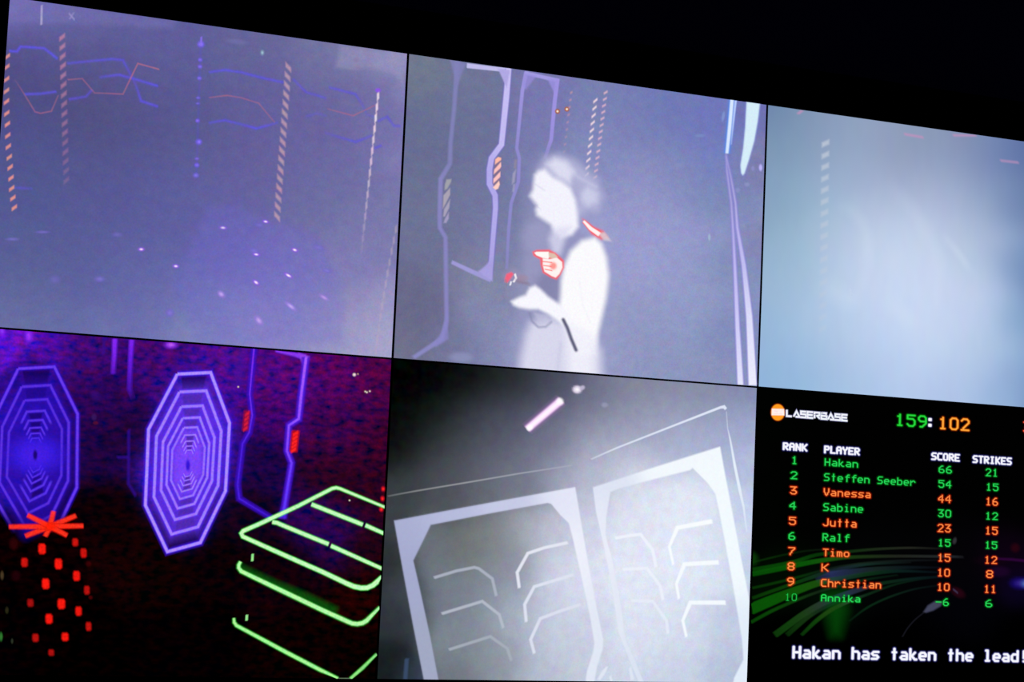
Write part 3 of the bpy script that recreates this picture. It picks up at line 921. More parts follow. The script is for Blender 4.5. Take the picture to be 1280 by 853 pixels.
for x, y in ((478.0, 611.5), (477.2, 623.6), (475.6, 637)):
    Art(4, f4).blob(x, y, 2.4, 3, '#c01020', 0, 1, '#ff2828').done('red_light')
# red star lamp
a = Art(4, f4)
sx, sy = 61.8, 658.4
for i, (x, y) in enumerate(((66.4, 639.5), (94.2, 645), (103.2, 657.7), (83, 669.5), (56, 670.5), (31.4, 670.3), (11, 658.8), (34, 644.3))):
    a.band([(sx, sy), (x, y)], [5.6, 4.4], ['#ff2a12', '#ff3420'], 1.3, [1, .95], (2.4, '#b00808', .6))
a.blob(sx, sy, 7, 5, '#ff2008', 0, 1)
a.done('red_star_lamp', 'red eight armed star lamp')
for x, y, rx, ry, b in ((51.9, 686.4, 5.2, 6.8, 1), (93.4, 678.2, 4, 5, .8), (103.8, 691.6, 4.2, 6, .8), (30, 703.3, 4.6, 5.8, .8),
                        (72.4, 705.2, 5.2, 6.8, 1), (95, 720.2, 4.8, 6.4, .95), (56.5, 730, 5.2, 6.8, 1), (107.9, 738, 3.8, 5.6, .7),
                        (37.4, 753.8, 4.4, 5, .6), (76, 755.2, 5.4, 6.6, 1), (97.5, 764.2, 4.4, 6, .9), (60.6, 773.8, 5, 6.4, .95),
                        (110, 783.3, 3.8, 5.6, .75), (43.7, 797.5, 4.4, 5.2, .7), (80.6, 796.3, 4.8, 5.4, .95), (63.4, 816, 4, 4, .65)):
    c = '#%02x%02x%02x' % (int(235 * b + 15), int(26 * b), int(16 * b + 14 * (1 - b)))
    w_, h_ = rx * .82, ry * .92
    Art(4, f4).shape([(x - w_ * .7, y - h_), (x + w_ * .6, y - h_), (x + w_, y - h_ * .6), (x + w_, y + h_ * .7), (x + w_ * .5, y + h_),
                      (x - w_ * .6, y + h_), (x - w_, y + h_ * .5), (x - w_, y - h_ * .6)], c, 3.2, 1, .9).done('red_light')
spots(4, f4, 'dim_glint', [(16.4, 680, 5, 7, '#300408', 0, .8), (19.5, 720, 5, 6, '#24020a', 0, .7), (110, 705, 3, 3, '#400408', 0, .7),
                           (112.5, 747, 2.2, 2.2, '#500408', 0, .8), (2, 719.5, 2, 5, '#504028', 0, .7), (.5, 796, 2, 5, '#307830', 0, .9),
                           (8, 763, 2, 4, '#2c2c18', 0, .7), (14.5, 801.5, 1.4, 3, '#303428', 0, .8)])
# green outlined table
GRN, GE = '#c4ffbc', '#38c838'
a = Art(4, f4)
a.band([(483, 634.4), (424, 611.2), (419, 610), (414, 611), (371, 633), (322.4, 655.5), (303, 664), (300.6, 667), (302.5, 671), (350, 692.3), (403, 715.6),
        (432, 729.5), (441.3, 733.4), (450, 735.2), (457.6, 735), (465, 731.8), (470, 727.5), (477, 721.5)],
       [2.8, 3, 3.2, 3.4, 3.8, 4.2, 4.2, 4, 4, 4.4, 4.6, 4.8, 5, 5, 5, 5, 5, 5], GRN, 1.0, 1, (2.0, GE, .55))
a.done('table_top_outline', 'bright green outline of the table top')
for p, w in (([(388.5, 630.8), (452, 656)], 4.2), ([(455.8, 657), (480, 667)], 4.2)):
    Art(4, f4).band(p, w, GRN, 1.0, 1, (2, GE, .5)).done('green_light_bar')
for p, w in (([(339.5, 652.8), (345, 653.8), (356, 658.5), (409.3, 680.4)], 4.2), ([(412.7, 682.6), (478, 711)], 4.2)):
    Art(4, f4).band(p, w, GRN, 1.0, 1, (2, GE, .5)).done('green_light_bar')
a = Art(4, f4)
a.shape([(300, 706), (345, 727), (380, 741), (420, 760), (418, 768), (345, 736), (305, 716)], '#0c5810', 10, .7)
a.band([(299.5, 702.5), (297.3, 706.5), (297.3, 710), (300.5, 714.3), (345.6, 736), (403, 763.4), (433, 777), (439, 779.5), (445.4, 780.2), (452, 779),
        (457, 776), (474, 760)], [3, 3.4, 3.6, 4, 4.6, 4.6, 4.6, 4.4, 4.4, 4.4, 4.4, 4.2], '#b4fca8', 1.0, 1, (2.4, '#30b430', .55))
a.done('middle_shelf_outline', 'green outline of the middle shelf')
a = Art(4, f4)
a.band([(291.3, 773), (291.6, 778), (294.5, 782), (356.5, 815.4), (400, 838), (421, 848.6)], [2.4, 3, 3.4, 4, 3.8, 3.6], '#a4f898', 1.0, 1, (2.2, '#28a828', .55))
a.band([(437, 848.6), (452, 835), (469.6, 818)], [3.6, 3.4, 2.8], '#90e884', 1.0, .95, (2, '#209820', .5))
a.band([(421, 848.6), (437, 848.6)], 2, '#809878', 1, .6)
a.done('lower_shelf_outline', 'green outline of the lower shelf')
for p in ([(314.7, 693), (314.2, 701.4)], [(307.5, 769), (307.1, 775.6)]):
    Art(4, f4).band(p, 3, '#98e890', 1.2, .95).done('green_light_tick')

# ================================================================ picture 5: bright doors, bottom middle
S5 = [(500, 465, '#000000', 18), (540, 470, '#020303', 20), (590, 470, '#0c100e', 18), (640, 475, '#232829', 18), (690, 480, '#444658', 18), (500, 510, '#020202', 20), (490, 560, '#0a0c0c', 16),
      (540, 530, '#18211e', 22), (600, 530, '#3c3e4a', 22), (640, 530, '#4e5064', 20), (690, 530, '#666880', 18), (560, 580, '#4c4e58', 22), (500, 610, '#3a4044', 16), (620, 580, '#6c7080', 22),
      (680, 570, '#80839a', 22), (740, 500, '#6a6c84', 18), (740, 550, '#a2a5bc', 20), (800, 490, '#7e8198', 22), (800, 540, '#a3a8c2', 22), (870, 495, '#8186a0', 18), (930, 495, '#8289ac', 12),
      (860, 540, '#aab2d2', 22), (930, 530, '#9fa8cc', 14), (935, 580, '#b4bedc', 12), (930, 640, '#c4cfea', 12), (935, 700, '#c2cee8', 10), (735, 600, '#b8bbd2', 16), (790, 590, '#d4d8ea', 16),
      (560, 630, '#4c5058', 14), (490, 650, '#3a3e44', 10), (650, 612, '#747888', 12), (600, 625, '#62666f', 12), (700, 600, '#a2a6ba', 12), (728, 625, '#c2c6da', 12), (742, 582, '#b4b7ce', 12), (800, 640, '#dde1f2', 20), (850, 630, '#e4eaf8', 20), (735, 650, '#cfd3e8', 12),
      (540, 680, '#6a707a', 14), (590, 680, '#6b706f', 18), (620, 670, '#868b92', 16), (660, 660, '#a6aab8', 14), (690, 670, '#c4c8da', 14), (700, 720, '#ced2e6', 18), (640, 710, '#8e94a4', 16),
      (560, 740, '#707884', 18), (600, 745, '#828a98', 18), (640, 770, '#a8b0c2', 18), (700, 780, '#c8cee2', 20), (580, 800, '#7f8894', 18), (620, 830, '#8c949f', 18), (680, 840, '#b6bdd0', 18),
      (730, 730, '#dee2f4', 14), (490, 700, '#2c3034', 12), (500, 770, '#2e343b', 14), (490, 830, '#181e20', 12), (515, 840, '#303a4c', 8), (510, 740, '#3e444c', 10), (570, 840, '#6c747c', 14),
      (745, 780, '#cdd2e6', 12), (760, 840, '#ccd2e6', 12), (800, 720, '#e2e6f6', 22), (850, 700, '#e4eaf9', 20), (900, 680, '#d6ddf0', 18), (800, 790, '#dce2f2', 20), (860, 780, '#d6deef', 20),
      (910, 790, '#bcc6de', 16), (840, 840, '#c8d2e6', 20), (900, 840, '#b4c0d8', 12), (932, 790, '#ccd6ec', 8), (720, 820, '#c6ccde', 14)]
f5 = feed(5, 'camera_feed', 'bottom middle picture of two foggy pale doors under a pink light tube',
          lambda x, y: field_colour([(q[0], q[1], q[2], q[3] * 1.4) for q in S5], x, y, 26))
a = Art(5, f5)
a.band([(658.8, 536.5), (701, 500.8)], [8, 8.6], '#fff4ff', 1.6, 1, (6, '#9c74b0', .6), edge='#f8d4fa')
a.blob(662, 534.8, 4, 3, '#ffffff', -40, .9).blob(699.5, 502, 4, 4, '#ffffff', 0, .8)
a.done('pink_light_tube', 'glowing pink white light tube')
a = Art(5, f5)
a.blob(721, 487.2, 5, 4.2, '#d8cce4', 0, 1, '#ffffff', hard=1.5).blob(727.5, 485, 3.2, 2.6, '#c0b8d4', -30, .9)
a.done('white_light_spot')
Art(5, f5).blob(755.5, 506.5, 4, 3, '#a4a8c4', 0, .5).done('white_light_spot')
a = Art(5, f5)
a.band([(484.7, 620.6), (520, 614), (583, 603.5), (650, 592), (714.4, 582)], 1.8, ['#787c80', '#8c8e90', '#9a9ca2', '#a0a4b0', '#b0b4c4'], 1.2, [.5, .8, .9, .85, .5])
a.done('wall_edge_line')
a = Art(5, f5)
a.band([(738.7, 574.4), (770.4, 560.3), (840, 533), (900, 509.6), (904.5, 508.8), (906.8, 511.5)], [2, 2.2, 2.4, 3, 4, 3.6], '#dfe6f7', 1.1, [.4, .8, .95, 1, 1, 1])
a.band([(907.5, 515), (909, 536), (912.2, 549.7), (918, 582.6), (924, 612), (929, 634), (933, 665)], [1, 1.2, 2, 3.2, 3.6, 2.6, 2], '#e4eefa', 1.1, [.3, .4, .8, 1, 1, .8, .4])
a.done('wall_edge_line')
FRAME_L = dict(c='#b6bbdc')


def frame_colour(x, y):
    c = field_colour([(500, 660, '#a9aed2', 25), (560, 640, '#b6bbdc', 25), (510, 720, '#a4a9cc', 25), (540, 820, '#a2a9c4', 30),
                      (640, 630, '#c6cae6', 25), (700, 625, '#e4e6f8', 20), (720, 700, '#eef0fc', 30), (745, 800, '#e2e8f6', 30),
                      (760, 605, '#dde3f4', 20), (850, 575, '#f2f8fe', 30), (890, 600, '#f4fbff', 20), (910, 700, '#f2faff', 30),
                      (925, 800, '#e2edfa', 30), (750, 650, '#e6eaf8', 20), (770, 740, '#e4e9f6', 25), (790, 840, '#dae2f2', 20)], x, y, 25)
    return c


def frame_art(polys, name, lab, blur=2.2):
    a = Art(5, f5)
    PP = [np.array(p, float) for p in polys]
    allp = np.vstack(PP)

    def fn(x, y):
        al = np.zeros(x.shape)
        for p in PP:
            al = np.maximum(al, ramp(sdf(p, x, y), blur))
        return np.concatenate([frame_colour(x, y), al[..., None]], -1)
    a.grid((allp[:, 0].min() - 2, allp[:, 1].min() - 2, allp[:, 0].max() + 2, min(allp[:, 1].max() + 2, 856)), 1.25, fn)
    return a.done(name, lab)


frame_art([[(492.2, 651.2), (580, 634.6), (718.6, 609.2), (723.7, 640), (736.2, 712.4), (746, 764), (753.7, 800),
            (752.8, 812), (746, 833), (741.5, 858), (731, 858), (733, 840), (741, 815), (742.5, 804), (737, 770), (725, 715),
            (715, 671), (710.5, 654), (700.3, 644.5), (688.6, 630.3), (684, 629.0), (612, 642.0), (538.0, 656.4), (529, 675), (516.2, 701),
            (524, 735), (537, 795), (549, 858), (531, 858), (516, 782), (503, 712)]],
          'door_frame', 'pale grey blue left door frame with cut corners')
frame_art([[(740.6, 609.6), (820, 583.6), (899.6, 558.6), (906.4, 596.6), (914.8, 640), (925, 694), (936.5, 752), (940, 858), (915, 858), (917, 848),
            (924, 834), (928.8, 824.8), (927, 800), (915, 728), (906.5, 682), (898.5, 640), (893.8, 617.7), (884, 604), (865.3, 585.4), (862, 588),
            (820, 598.5), (773, 611), (762.5, 615.4), (757.3, 646), (756.5, 668), (759, 680), (763.7, 695), (775, 755), (781.2, 800),
            (793, 826), (806, 858), (800, 858), (785, 822), (772.4, 790), (765.4, 740), (756, 690), (744.5, 640)]],
          'door_frame', 'white right door frame with cut corners')
RIBS = ([[(542.4, 722.4), (570, 714), (592.4, 709.6), (598, 711), (614.9, 723.7), (619.9, 745)], '#b0b6c6', .85],
        [[(552, 767.4), (602.4, 752), (623.6, 768.6), (628.6, 785)], '#b8becc', .85],
        [[(561, 812.3), (612.4, 796), (633.6, 811), (638.6, 826)], '#a8b0bc', .85],
        [[(709, 678.7), (680, 685), (659.3, 692), (646, 716), (648.6, 735)], '#e6e8f4', .95],
        [[(716, 718.7), (667.3, 733.7), (655.3, 756), (657.3, 777.4)], '#dfe3f2', .95],
        [[(725, 756), (700, 764), (674.8, 773.6), (662.8, 799.8), (667.3, 816.8)], '#dce0f0', .95],
        [[(768.7, 673), (785, 670), (800, 668.2), (815, 687.5), (819.4, 708.7)], '#f0f4fe', .9],
        [[(778, 712), (808, 710.7), (824.4, 732.4), (828, 750)], '#eef2fc', .85],
        [[(788.7, 751), (815.4, 752), (832.4, 776), (834.4, 792.3)], '#e8eefa', .8],
        [[(889.3, 652), (846, 660), (836, 683.7), (841, 706)], '#f8fcff', 1],
        [[(897.3, 703.2), (854.8, 705.6), (844.9, 730), (847.9, 748.6)], '#f6fbff', 1],
        [[(906, 753.6), (862.3, 753.6), (852.8, 776), (857.3, 796)], '#f4faff', 1])
for i, (p, c, al) in enumerate(RIBS):
    n = len(p)
    if i in (9, 10, 11):
        w = [5.6, 5, 3.6, 3.2]
    elif i < 3:
        w = [3.6] * n
    else:
        w = [3.8] * n
    Art(5, f5).band(p, w, c, 1.6, al).done('rib_light')
for p, w_, c in (([(748, 850), (753, 842), (758, 834)], [4, 5, 2], '#e8ecf8'), ([(787, 835), (790, 850)], [3, 5], '#e4eaf6'),
                 ([(762, 846), (764, 852)], 3, '#e4eaf6'), ([(508, 824), (506, 850)], 5, '#3c5070')):
    Art(5, f5).band(p, w_, c, 2, .75).done('pale_floor_mark')

# ================================================================ picture 6: scoreboard, bottom right
S6 = [(960, 500, '#010201', 30), (1100, 600, '#010101', 60), (1250, 560, '#010101', 40), (960, 640, '#010201', 30), (980, 720, '#020a02', 20), (1040, 740, '#020c04', 18),
      (1100, 700, '#030405', 30), (1190, 710, '#040306', 30), (1260, 700, '#0c0210', 20), (1270, 730, '#0a0420', 14), (1200, 760, '#020207', 25), (1000, 810, '#000000', 25), (1150, 830, '#000000', 40), (1300, 830, '#000000', 40), (1300, 600, '#010101', 40)]
f6 = feed(6, 'scoreboard_screen', 'bottom right picture of a black scoreboard with green and orange pixel lettering over green light streaks',
          lambda x, y: field_colour(S6, x, y, 30), (48, 40))


def U(*pts):
    return [(930 + x / 3.657, 660 + y / 3.657) for x, y in pts]


STREAKS = (
    (U((38, 158), (120, 138), (200, 120), (300, 104), (420, 96)), [2, 2, 2, 2, 1.5], ['#0a2c08', '#0c3008', '#0a2408', '#0c1c0c', '#101410'], .8),
    (U((36, 196), (120, 180), (230, 156), (330, 124), (450, 112), (600, 98), (760, 92), (900, 96)), [7, 6, 5, 4, 3.4, 3, 2.4, 2],
     ['#0a4408', '#0a4a08', '#0c4c0a', '#0a3a0a', '#103810', '#22301c', '#2a2c24', '#141414'], .85),
    (U((36, 212), (150, 190), (280, 162), (380, 146), (500, 134), (700, 130), (930, 132), (1000, 134)), [6, 6, 6, 5, 4, 3.4, 3, 3],
     ['#085008', '#0a5408', '#0c5c0a', '#1c5c10', '#1c3c12', '#242820', '#282c30', '#18181c'], .9),
    (U((36, 276), (150, 250), (260, 222), (380, 190), (520, 168), (700, 152), (880, 148)), [3, 3, 3, 3, 4, 3, 2],
     ['#0c3808', '#0c3c08', '#0c380c', '#101c18', '#1c2c20', '#141c1c', '#101014'], .8),
    (U((36, 322), (120, 292), (240, 250), (340, 216), (440, 190), (560, 168), (760, 158)), [4, 4, 4, 5, 5, 3, 2],
     ['#0c3808', '#0e4408', '#0c440c', '#183428', '#1c2838', '#143028', '#101414'], .8),
    (U((330, 242), (400, 222), (480, 206), (600, 190), (740, 182), (900, 182)), [7, 13, 9, 6, 4, 2],
     ['#1c2438', '#2c3464', '#24304c', '#1c2c28', '#101c20', '#0c0c14'], .8),
    (U((30, 372), (130, 330), (240, 286), (340, 252), (440, 232), (560, 212), (700, 198), (880, 204)), [14, 13, 10, 8, 6, 5, 4, 2],
     ['#0c5808', '#0c5a08', '#145c0a', '#205410', '#1c3830', '#0e3418', '#0c2420', '#0a1218'], .9),
    (U((30, 432), (130, 378), (240, 330), (330, 296), (420, 270), (540, 240), (700, 216)), [4, 4, 3.5, 3, 3, 3, 2],
     ['#0a4808', '#0e4c0a', '#144410', '#182c18', '#102c18', '#0a2814', '#081810'], .85),
    (U((140, 490), (200, 446), (270, 396), (350, 350), (430, 316), (520, 284), (640, 252), (800, 230), (900, 226)), [8, 8, 8, 8, 7, 6, 4, 3, 2],
     ['#103c0c', '#144410', '#20441a', '#2c3c34', '#2c3860', '#283040', '#0e2c18', '#0c2020', '#0a1018'], .9),
    (U((195, 490), (240, 450), (300, 402), (370, 362), (430, 338)), [6, 6, 5, 4, 3], ['#0c300a', '#143c10', '#1c3c18', '#182c24', '#142430'], .8),
    (U((262, 490), (330, 424), (400, 374), (470, 340), (560, 306), (700, 256), (880, 222)), [4, 5, 5, 4, 3, 2.4, 2],
     ['#0c380a', '#14480e', '#304c18', '#34503c', '#102c18', '#0a2414', '#081418'], .9),
    (U((480, 426), (560, 366), (660, 318), (780, 280), (900, 262)), [2, 2.4, 2.4, 2, 2], ['#081c10', '#0c3018', '#102c1c', '#0c1c18', '#080c10'], .8),
)
for p, w, c, al in STREAKS:
    q = curve(p, 4)
    n = len(p)
    ti = np.linspace(0, n - 1, len(q))
    ww = np.interp(ti, range(n), w)
    cc = np.array([np.interp(ti, range(n), [hx(k_)[j] for k_ in c]) for j in range(3)]).T
    cs = ['#%02x%02x%02x' % tuple(int(round(v * 255)) for v in r) for r in cc]
    Art(6, f6).band(q, ww, cs, 1.6, al * .85).done('light_streak')
Art(6, f6).shape(U((375, 300), (455, 290), (465, 380), (435, 490), (400, 490), (380, 400)), '#06480a', 24, .7, 2).done('green_glow')
Art(6, f6).blob(938, 699, 8, 8, '#0c3c08', 0, .8).done('green_glow')
a = Art(6, f6)
a.shape(U((818, 386), (838, 356), (872, 336), (905, 338), (896, 358), (862, 378), (830, 388)), '#45475e', 3, .9, 1)
a.band(curve(U((822, 386), (780, 420), (745, 460), (722, 498))), 1.4, '#1c1c24', 1.4, .6)
a.done('grey_comet_mark')
spots(6, f6, 'dim_purple_mark', [U((975, 296))[0] + (9, 5, '#300616', 30, .6), U((1237, 92))[0] + (5, 5, '#300410', 0, .6),
                                 U((1165, 200))[0] + (12, 6, '#20062c', 0, .6), U((1130, 150))[0] + (20, 6, '#140310', 0, .5)])
Art(6, f6).blob(*U((960, 60))[0], 2.2, 4, '#38383c', 15, .7).done('grey_speck')
Art(6, f6).band(U((954, 282), (974, 298)), 1.6, '#443c5c', 1.6, .6).done('purple_dash')
Art(6, f6).band(U((1160, 142), (1220, 145), (1281, 151)), [2, 3, 3], '#30063a', 2, .8).done('purple_streak')
a = Art(6, f6)
a.blob(*U((1262, 254))[0], 12, 6.5, '#1a0c70', 0, .8, '#3a2890').blob(*U((1284, 256))[0], 6, 5, '#38489c', 0, .85, '#5c7ca8')
a.done('blue_light_flare')

FONT = {
    'A': '01110 10001 10001 11111 10001 10001 10001', 'B': '11110 10001 11110 10001 10001 10001 11110',
    'C': '01111 10000 10000 10000 10000 10000 01111', 'D': '11110 10001 10001 10001 10001 10001 11110',
    'E': '11111 10000 10000 11110 10000 10000 11111', 'H': '10001 10001 10001 11111 10001 10001 10001',
    'I': '01110 00100 00100 00100 00100 00100 01110', 'J': '00001 00001 00001 00001 00001 10001 01110',
    'K': '10001 10010 10100 11000 10100 10010 10001', 'L': '10000 10000 10000 10000 10000 10000 11111',
    'N': '10001 11001 11001 10101 10011 10011 10001', 'O': '01110 10001 10001 10001 10001 10001 01110',
    'P': '11110 10001 10001 11110 10000 10000 10000', 'R': '11110 10001 10001 11110 10100 10010 10001',
    'S': '01111 10000 10000 01110 00001 00001 11110', 'T': '11111 00100 00100 00100 00100 00100 00100',
    'V': '10001 10001 10001 10001 01010 01010 00100', 'Y': '10001 10001 01010 00100 00100 00100 00100',
    'a': '00000 00000 01110 00001 01111 10001 01111', 'b': '10000 10000 11110 10001 10001 10001 11110',
    'd': '00001 00001 01111 10001 10001 10001 01111', 'e': '00000 00000 01110 10001 11111 10000 01110',
    'f': '00011 00100 01111 00100 00100 00100 00100', 'h': '10000 10000 11110 10001 10001 10001 10001',
    'i': '00100 00000 01100 00100 00100 00100 01110', 'k': '10000 10000 10010 10100 11000 10100 10011',
    'l': '01100 00100 00100 00100 00100 00100 01110', 'm': '00000 00000 11110 10101 10101 10101 10101',
    'n': '00000 00000 11110 10001 10001 10001 10001', 'o': '00000 00000 01110 10001 10001 10001 01110',
    'r': '00000 00000 10110 11001 10000 10000 10000', 's': '00000 00000 01111 10000 01110 00001 11110',
    't': '00100 00100 01110 00100 00100 00100 00100', 'u': '00000 00000 10001 10001 10001 10001 01111',
    '0': '01110 10001 10001 10001 10001 10001 01110', '1': '00100 01100 00100 00100 00100 00100 01110',
    '2': '01110 10001 00001 00010 00100 01000 11111', '3': '11111 00010 00100 01110 00001 10001 01110',
    '4': '00010 00110 01010 10010 11111 00010 00010', '5': '11111 10000 11110 00001 00001 10001 01110',
    '6': '00110 01000 10000 11110 10001 10001 01110', '7': '11111 00001 00010 00100 00100 01000 01000',
    '8': '01110 10001 10001 01110 10001 10001 01110', '9': '01110 10001 10001 01111 00001 00010 01100',
    '-': '00000 00000 00000 11111 00000 00000 00000', '!': '00110 00110 00110 00110 00110 00000 00110',
    ':': '00000 01100 01100 00000 00000 01100 01100', ' ': '00000 ' * 7,
}


def glyph_lines(ch):
    rows = FONT[ch].split()
    on = {(c, r) for r in range(7) for c in range(5) if rows[r][c] == '1'}
    seg = []
    for (c, r) in on:
        nb = 0
        for dc, dr in ((1, 0), (0, 1)):
            if (c + dc, r + dr) in on:
                seg.append((c, r, c + dc, r + dr))
        for dc, dr in ((1, 1), (-1, 1)):
            if (c + dc, r + dr) in on and (c + dc, r) not in on and (c, r + dr) not in on:
                seg.append((c, r, c + dc, r + dr))
        if not any((c + i, r + j) in on for i in (-1, 0, 1) for j in (-1, 0, 1) if (i, j) != (0, 0)):
            seg.append((c, r, c + .01, r))
    return seg


def text(s, x, ytop, ybase, xr, col, name, label=None, thick=.88, blur=1.0, core=None, glow=None, adv=None, last=None):
    """lettering with its left edge at x, cap top / baseline at the left, right edge of the last letter xr"""
    X0, Y0 = plane(x, ytop)
    X1, Y1 = plane(x, ybase)
    h = float(Y1 - Y0)
    slope = (photo(X0 + .05, Y0)[1] - photo(X0, Y0)[1]) / (photo(X0 + .05, Y0)[0] - photo(X0, Y0)[0])
    XR, _ = plane(xr, ybase + slope * (xr - x))
    wid = float(XR - X1)
    n = len(s)
    # glyph width is .8 of the advance
    g = .80
    ad = adv or wid / (n - 1 + g)
    gw = ad * g
    u = h / 7.0                                    # vertical pitch: strokes sit half a unit in
    v = gw / 5.0
    segs = []
    for i, ch in enumerate(s):
        for (a0, b0, a1, b1) in glyph_lines(ch):
            segs.append((i * ad + (a0 + .5) * v, (b0 + .5) * u, i * ad + (a1 + .5) * v, (b1 + .5) * u))
    px_m = 0.00108                                  # about one photograph pixel
    step = 0.5 * px_m
    bl = blur * px_m
    th = thick * px_m
    cA_ = hx(col)
    cC = hx(core) if core else cA_
    cG = hx(glow) if glow else cA_
    xo, yo = float(X0), float(Y0)

    def fn(xx, yy):
        d = np.full(xx.shape, 1e9)
        lx, ly = xx - xo, yy - yo
        for (a0, b0, a1, b1) in segs:
            ex, ey = a1 - a0, b1 - b0
            i0 = int(max(0, (min(a0, a1) - 3 * px_m + mg) / stx))
            i1 = int((max(a0, a1) + 3 * px_m + mg) / stx) + 2
            sub = (slice(None), slice(i0, i1))
            wx, wy = lx[sub] - a0, ly[sub] - b0
            t = np.clip((wx * ex + wy * ey) / (ex * ex + ey * ey + 1e-14), 0, 1)
            d[sub] = np.minimum(d[sub], np.hypot((wx - t * ex) * .76, wy - t * ey))
        al = ramp(d - th, bl)
        if glow:
            al2 = ramp(d - th - .7 * px_m, 2.0 * px_m) * .45
        else:
            al2 = 0 * al
        A = np.maximum(al, al2)
        k_ = np.clip(al, 0, 1)[..., None]
        core_ = np.clip(1 - d / (th + 1e-9), 0, 1)[..., None]
        c = cG * (1 - k_) + (cA_ * (1 - core_) + cC * core_) * k_
        return np.concatenate([c, A[..., None]], -1)
    mg = 2.2 * px_m
    L = (n - 1) * ad + gw
    nx = int((L + 2 * mg) / step) + 1
    stx = (L + 2 * mg) / (nx - 1)
    a_ = Art(6, f6)
    a_.grid((xo - mg, yo - mg, xo + L + mg, yo + h + mg), step, fn, True)
    return a_.done(name, label)


GR, GRC, GRG = '#08b434', '#34e268', '#046410'
OR, ORC, ORG = '#ff6020', '#ff9e54', '#b01c04'
WH, WHC, WHG = '#dcdcf8', '#ffffff', '#3c3c90'


def gtext(*q, **k_):
    return text(*q[:5], GR, *q[5:], core=GRC, glow=GRG, **k_)


def otext(*q, **k_):
    return text(*q[:5], OR, *q[5:], core=ORC, glow=ORG, **k_)


def wtext(*q, **k_):
    return text(*q[:5], WH, *q[5:], core=WHC, glow=WHG, **k_)


names = [('Hakan', 1030.2, 573, 582.6, 1072, 0), ('Steffen Seeber', 1029.5, 591.7, 601.4, 1143.6, 0),
         ('Vanessa', 1029, 610.3, 620, 1087.6, 1), ('Sabine', 1028.5, 629, 639, 1078.3, 0), ('Jutta', 1028, 648, 658, 1070, 1),
         ('Ralf', 1027.5, 666.8, 676.8, 1061, 0), ('Timo', 1028, 686, 695.6, 1061, 1), ('K', 1026, 704.6, 714.6, 1035.2, 1),
         ('Christian', 1025.6, 723.8, 733.8, 1100.6, 1), ('Annika', 1025.6, 743, 752, 1074.6, 0)]
for s, x, t, b, r, o_ in names:
    (otext if o_ else gtext)(s, x, t, b, r, 'player_name_text', 'orange player name line' if o_ else 'green player name line')
ranks = [('1', 988.6, 570.4, 580.4, 996.4, 0), ('2', 987.4, 589.2, 599.2, 996, 0), ('3', 986.8, 608, 618.2, 995.6, 1), ('4', 986, 627.2, 637, 994.4, 0),
         ('5', 985.4, 646.2, 656.4, 994.4, 1), ('6', 984.8, 665.2, 675.2, 993.4, 0), ('7', 984.4, 684, 694.2, 993.4, 1),
         ('8', 983.6, 703, 713.2, 992.6, 1), ('9', 983, 722, 732.4, 992, 1), ('10', 980.4, 741.6, 751.4, 995.4, 0)]
for s, x, t, b, r, o_ in ranks:
    (otext if o_ else gtext)(s, x, t, b, r, 'rank_number', 'orange rank number' if o_ else 'green rank number',
                             thick=.5 if s == '10' else .92)
scores = [('66', 1172.4, 582, 591.6, 1189, 0), ('54', 1172.2, 600.2, 610, 1188.4, 0), ('44', 1171.8, 618.4, 628.6, 1188, 1),
          ('30', 1171.6, 636.8, 646.8, 1188, 0), ('23', 1171, 655, 665.4, 1187.6, 1), ('15', 1171.6, 673.8, 683.4, 1187.2, 0),
          ('15', 1171, 692.2, 702.2, 1187, 1), ('10', 1170.6, 710.8, 720.8, 1186.4, 1), ('10', 1170.2, 729, 738.8, 1186, 1),
          ('-6', 1168.6, 747.8, 757.6, 1185, 0)]
strikes = [('21', 1231, 585.6, 595.6, 1246.4, 0), ('15', 1231.4, 604, 613.6, 1247, 0), ('16', 1231, 621.8, 632, 1246.4, 1),
           ('12', 1230.6, 640.2, 649.8, 1246.2, 0), ('15', 1230.4, 658.2, 668.4, 1246, 1), ('15', 1230, 676.6, 686.2, 1245.4, 0),
           ('12', 1229.4, 695, 704.8, 1245.2, 1), ('8', 1231.4, 712.8, 722.8, 1240.4, 1), ('11', 1229, 731.4, 741.4, 1244, 1),
           ('6', 1230.4, 749.6, 759.4, 1239.4, 0)]
for s, x, t, b, r, o_ in scores:
    (otext if o_ else gtext)(s, x, t, b, r, 'score_number', 'orange score number' if o_ else 'green score number')
for s, x, t, b, r, o_ in strikes:
    (otext if o_ else gtext)(s, x, t, b, r, 'strike_number', 'orange strikes number' if o_ else 'green strikes number')
for s, x, t, b, r in (('RANK', 978, 553.6, 562.6, 1007.8), ('PLAYER', 1029.6, 557.6, 566.6, 1073.2), ('SCORE', 1163.4, 566, 575, 1198.2),
                      ('STRIKES', 1215, 569.6, 578.6, 1263)):
    wtext(s, x, t, b, r, 'column_heading', thick=1.3)
text('159', 1118.2, 517, 532.6, 1157.4, '#10c020', 'team_score', 'green team score', thick=1.35, blur=1.2, core='#30dc48', glow='#045c08')
text(':', 1157.4, 521, 533.4, 1167.4, '#e8e8f8', 'team_score_colon', thick=1.3, blur=1.2, core='#ffffff', glow='#30306c')
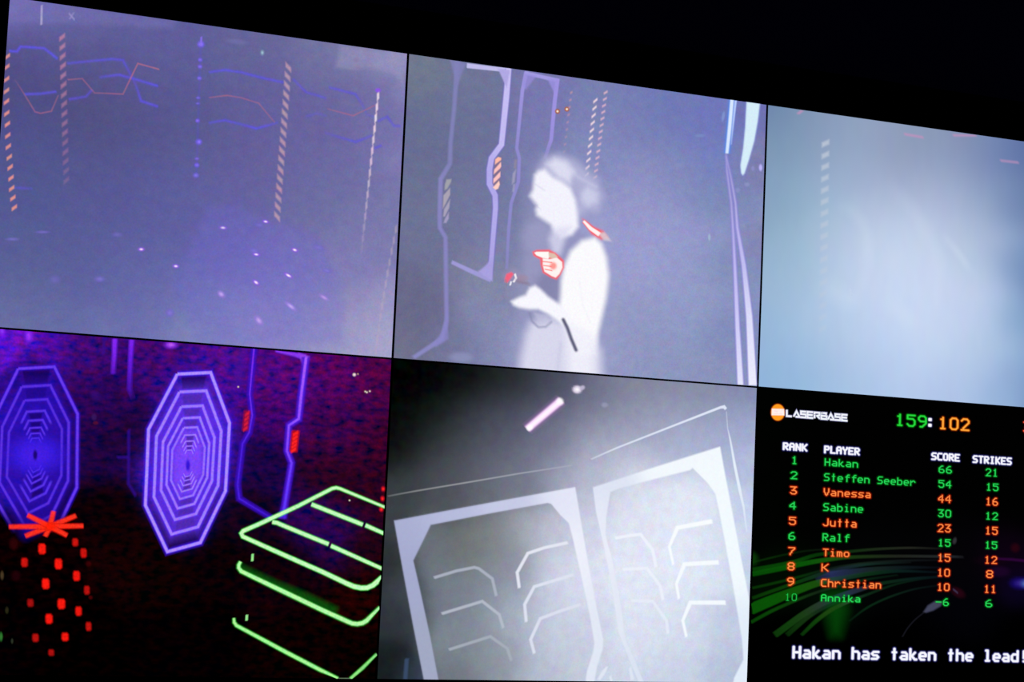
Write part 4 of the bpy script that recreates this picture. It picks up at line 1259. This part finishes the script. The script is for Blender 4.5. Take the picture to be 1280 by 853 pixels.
text('102', 1172, 520.8, 536.8, 1210.8, '#ff9018', 'team_score', 'orange team score', thick=1.35, blur=1.2, core='#ffac48', glow='#8c2c04')
text('3', 1277.6, 527, 542, 1288, '#e03010', 'side_number', thick=1.15, blur=1.2, core='#ff7860', glow='#701008')
wtext('Hakan has taken the lead!', 990, 807.8, 823.2, 1283, 'message_text', 'white message line', thick=1.7, blur=1.3)

# round emblem and the club's name
a = Art(6, f6)
ex = [(971 + 8.4 * math.cos(t), 515.8 + 10.2 * math.sin(t)) for t in np.linspace(0, 2 * math.pi, 28, endpoint=False)]
a.shape(ex, '#d03808', 3.6, .9, .6)
a.shape(ex, '#ff9c20', 1.4, 1, .5)
a.shape([(963.6, 511.2), (978.8, 511.6), (979.2, 519.6), (963.2, 519.4)], '#fff0ea', 1.4, 1, .5)
a.band([(966, 514.2), (970.5, 514.4)], 1, '#ffd8d8', .8, .8).band([(967, 517.4), (976, 517.6)], 1, '#ffdada', .8, .7)
a.done('orange_round_emblem')
LB = {'L': [[(0, 0), (0, 6), (4, 6)]], 'A': [[(0, 6), (2.3, .6), (4.8, 6), (1.6, 6)]], 'S': [[(4.6, .4), (.4, .4), (.4, 3), (4.4, 3), (4.4, 6), (0, 6)]],
      'E': [[(4.6, .3), (.2, .3), (.2, 6), (4.6, 6)], [(.2, 3.1), (4.2, 3.1)]], 'R': [[(.2, 6), (.2, .4), (4.2, .4), (4.2, 3), (2, 3.4), (4.6, 6)]],
      'B': [[(.2, .3), (4, .3), (3.8, 3), (4.5, 3.2), (4.5, 6), (.2, 6), (.2, .3)], [(.2, 3), (4.2, 3)]]}
a = Art(6, f6)
x0, x1 = 981.3, 1058.4
for i, ch in enumerate('LASERBASE'):
    gx = x0 + (x1 - x0) * i / 9 * 1.0
    k_ = (x1 - x0) / 9 / 5.55
    gy = 511.8 + (gx - x0) * .0795
    for ln in LB[ch]:
        a.band([(gx + .9 + u_ * k_, gy + .9 + v_ * 1.28 + u_ * k_ * .08) for u_, v_ in ln], 2.3, '#f4f6ff', .7, 1, (1.1, '#505098', .45))
a.done('club_name_text', 'white angular club name')
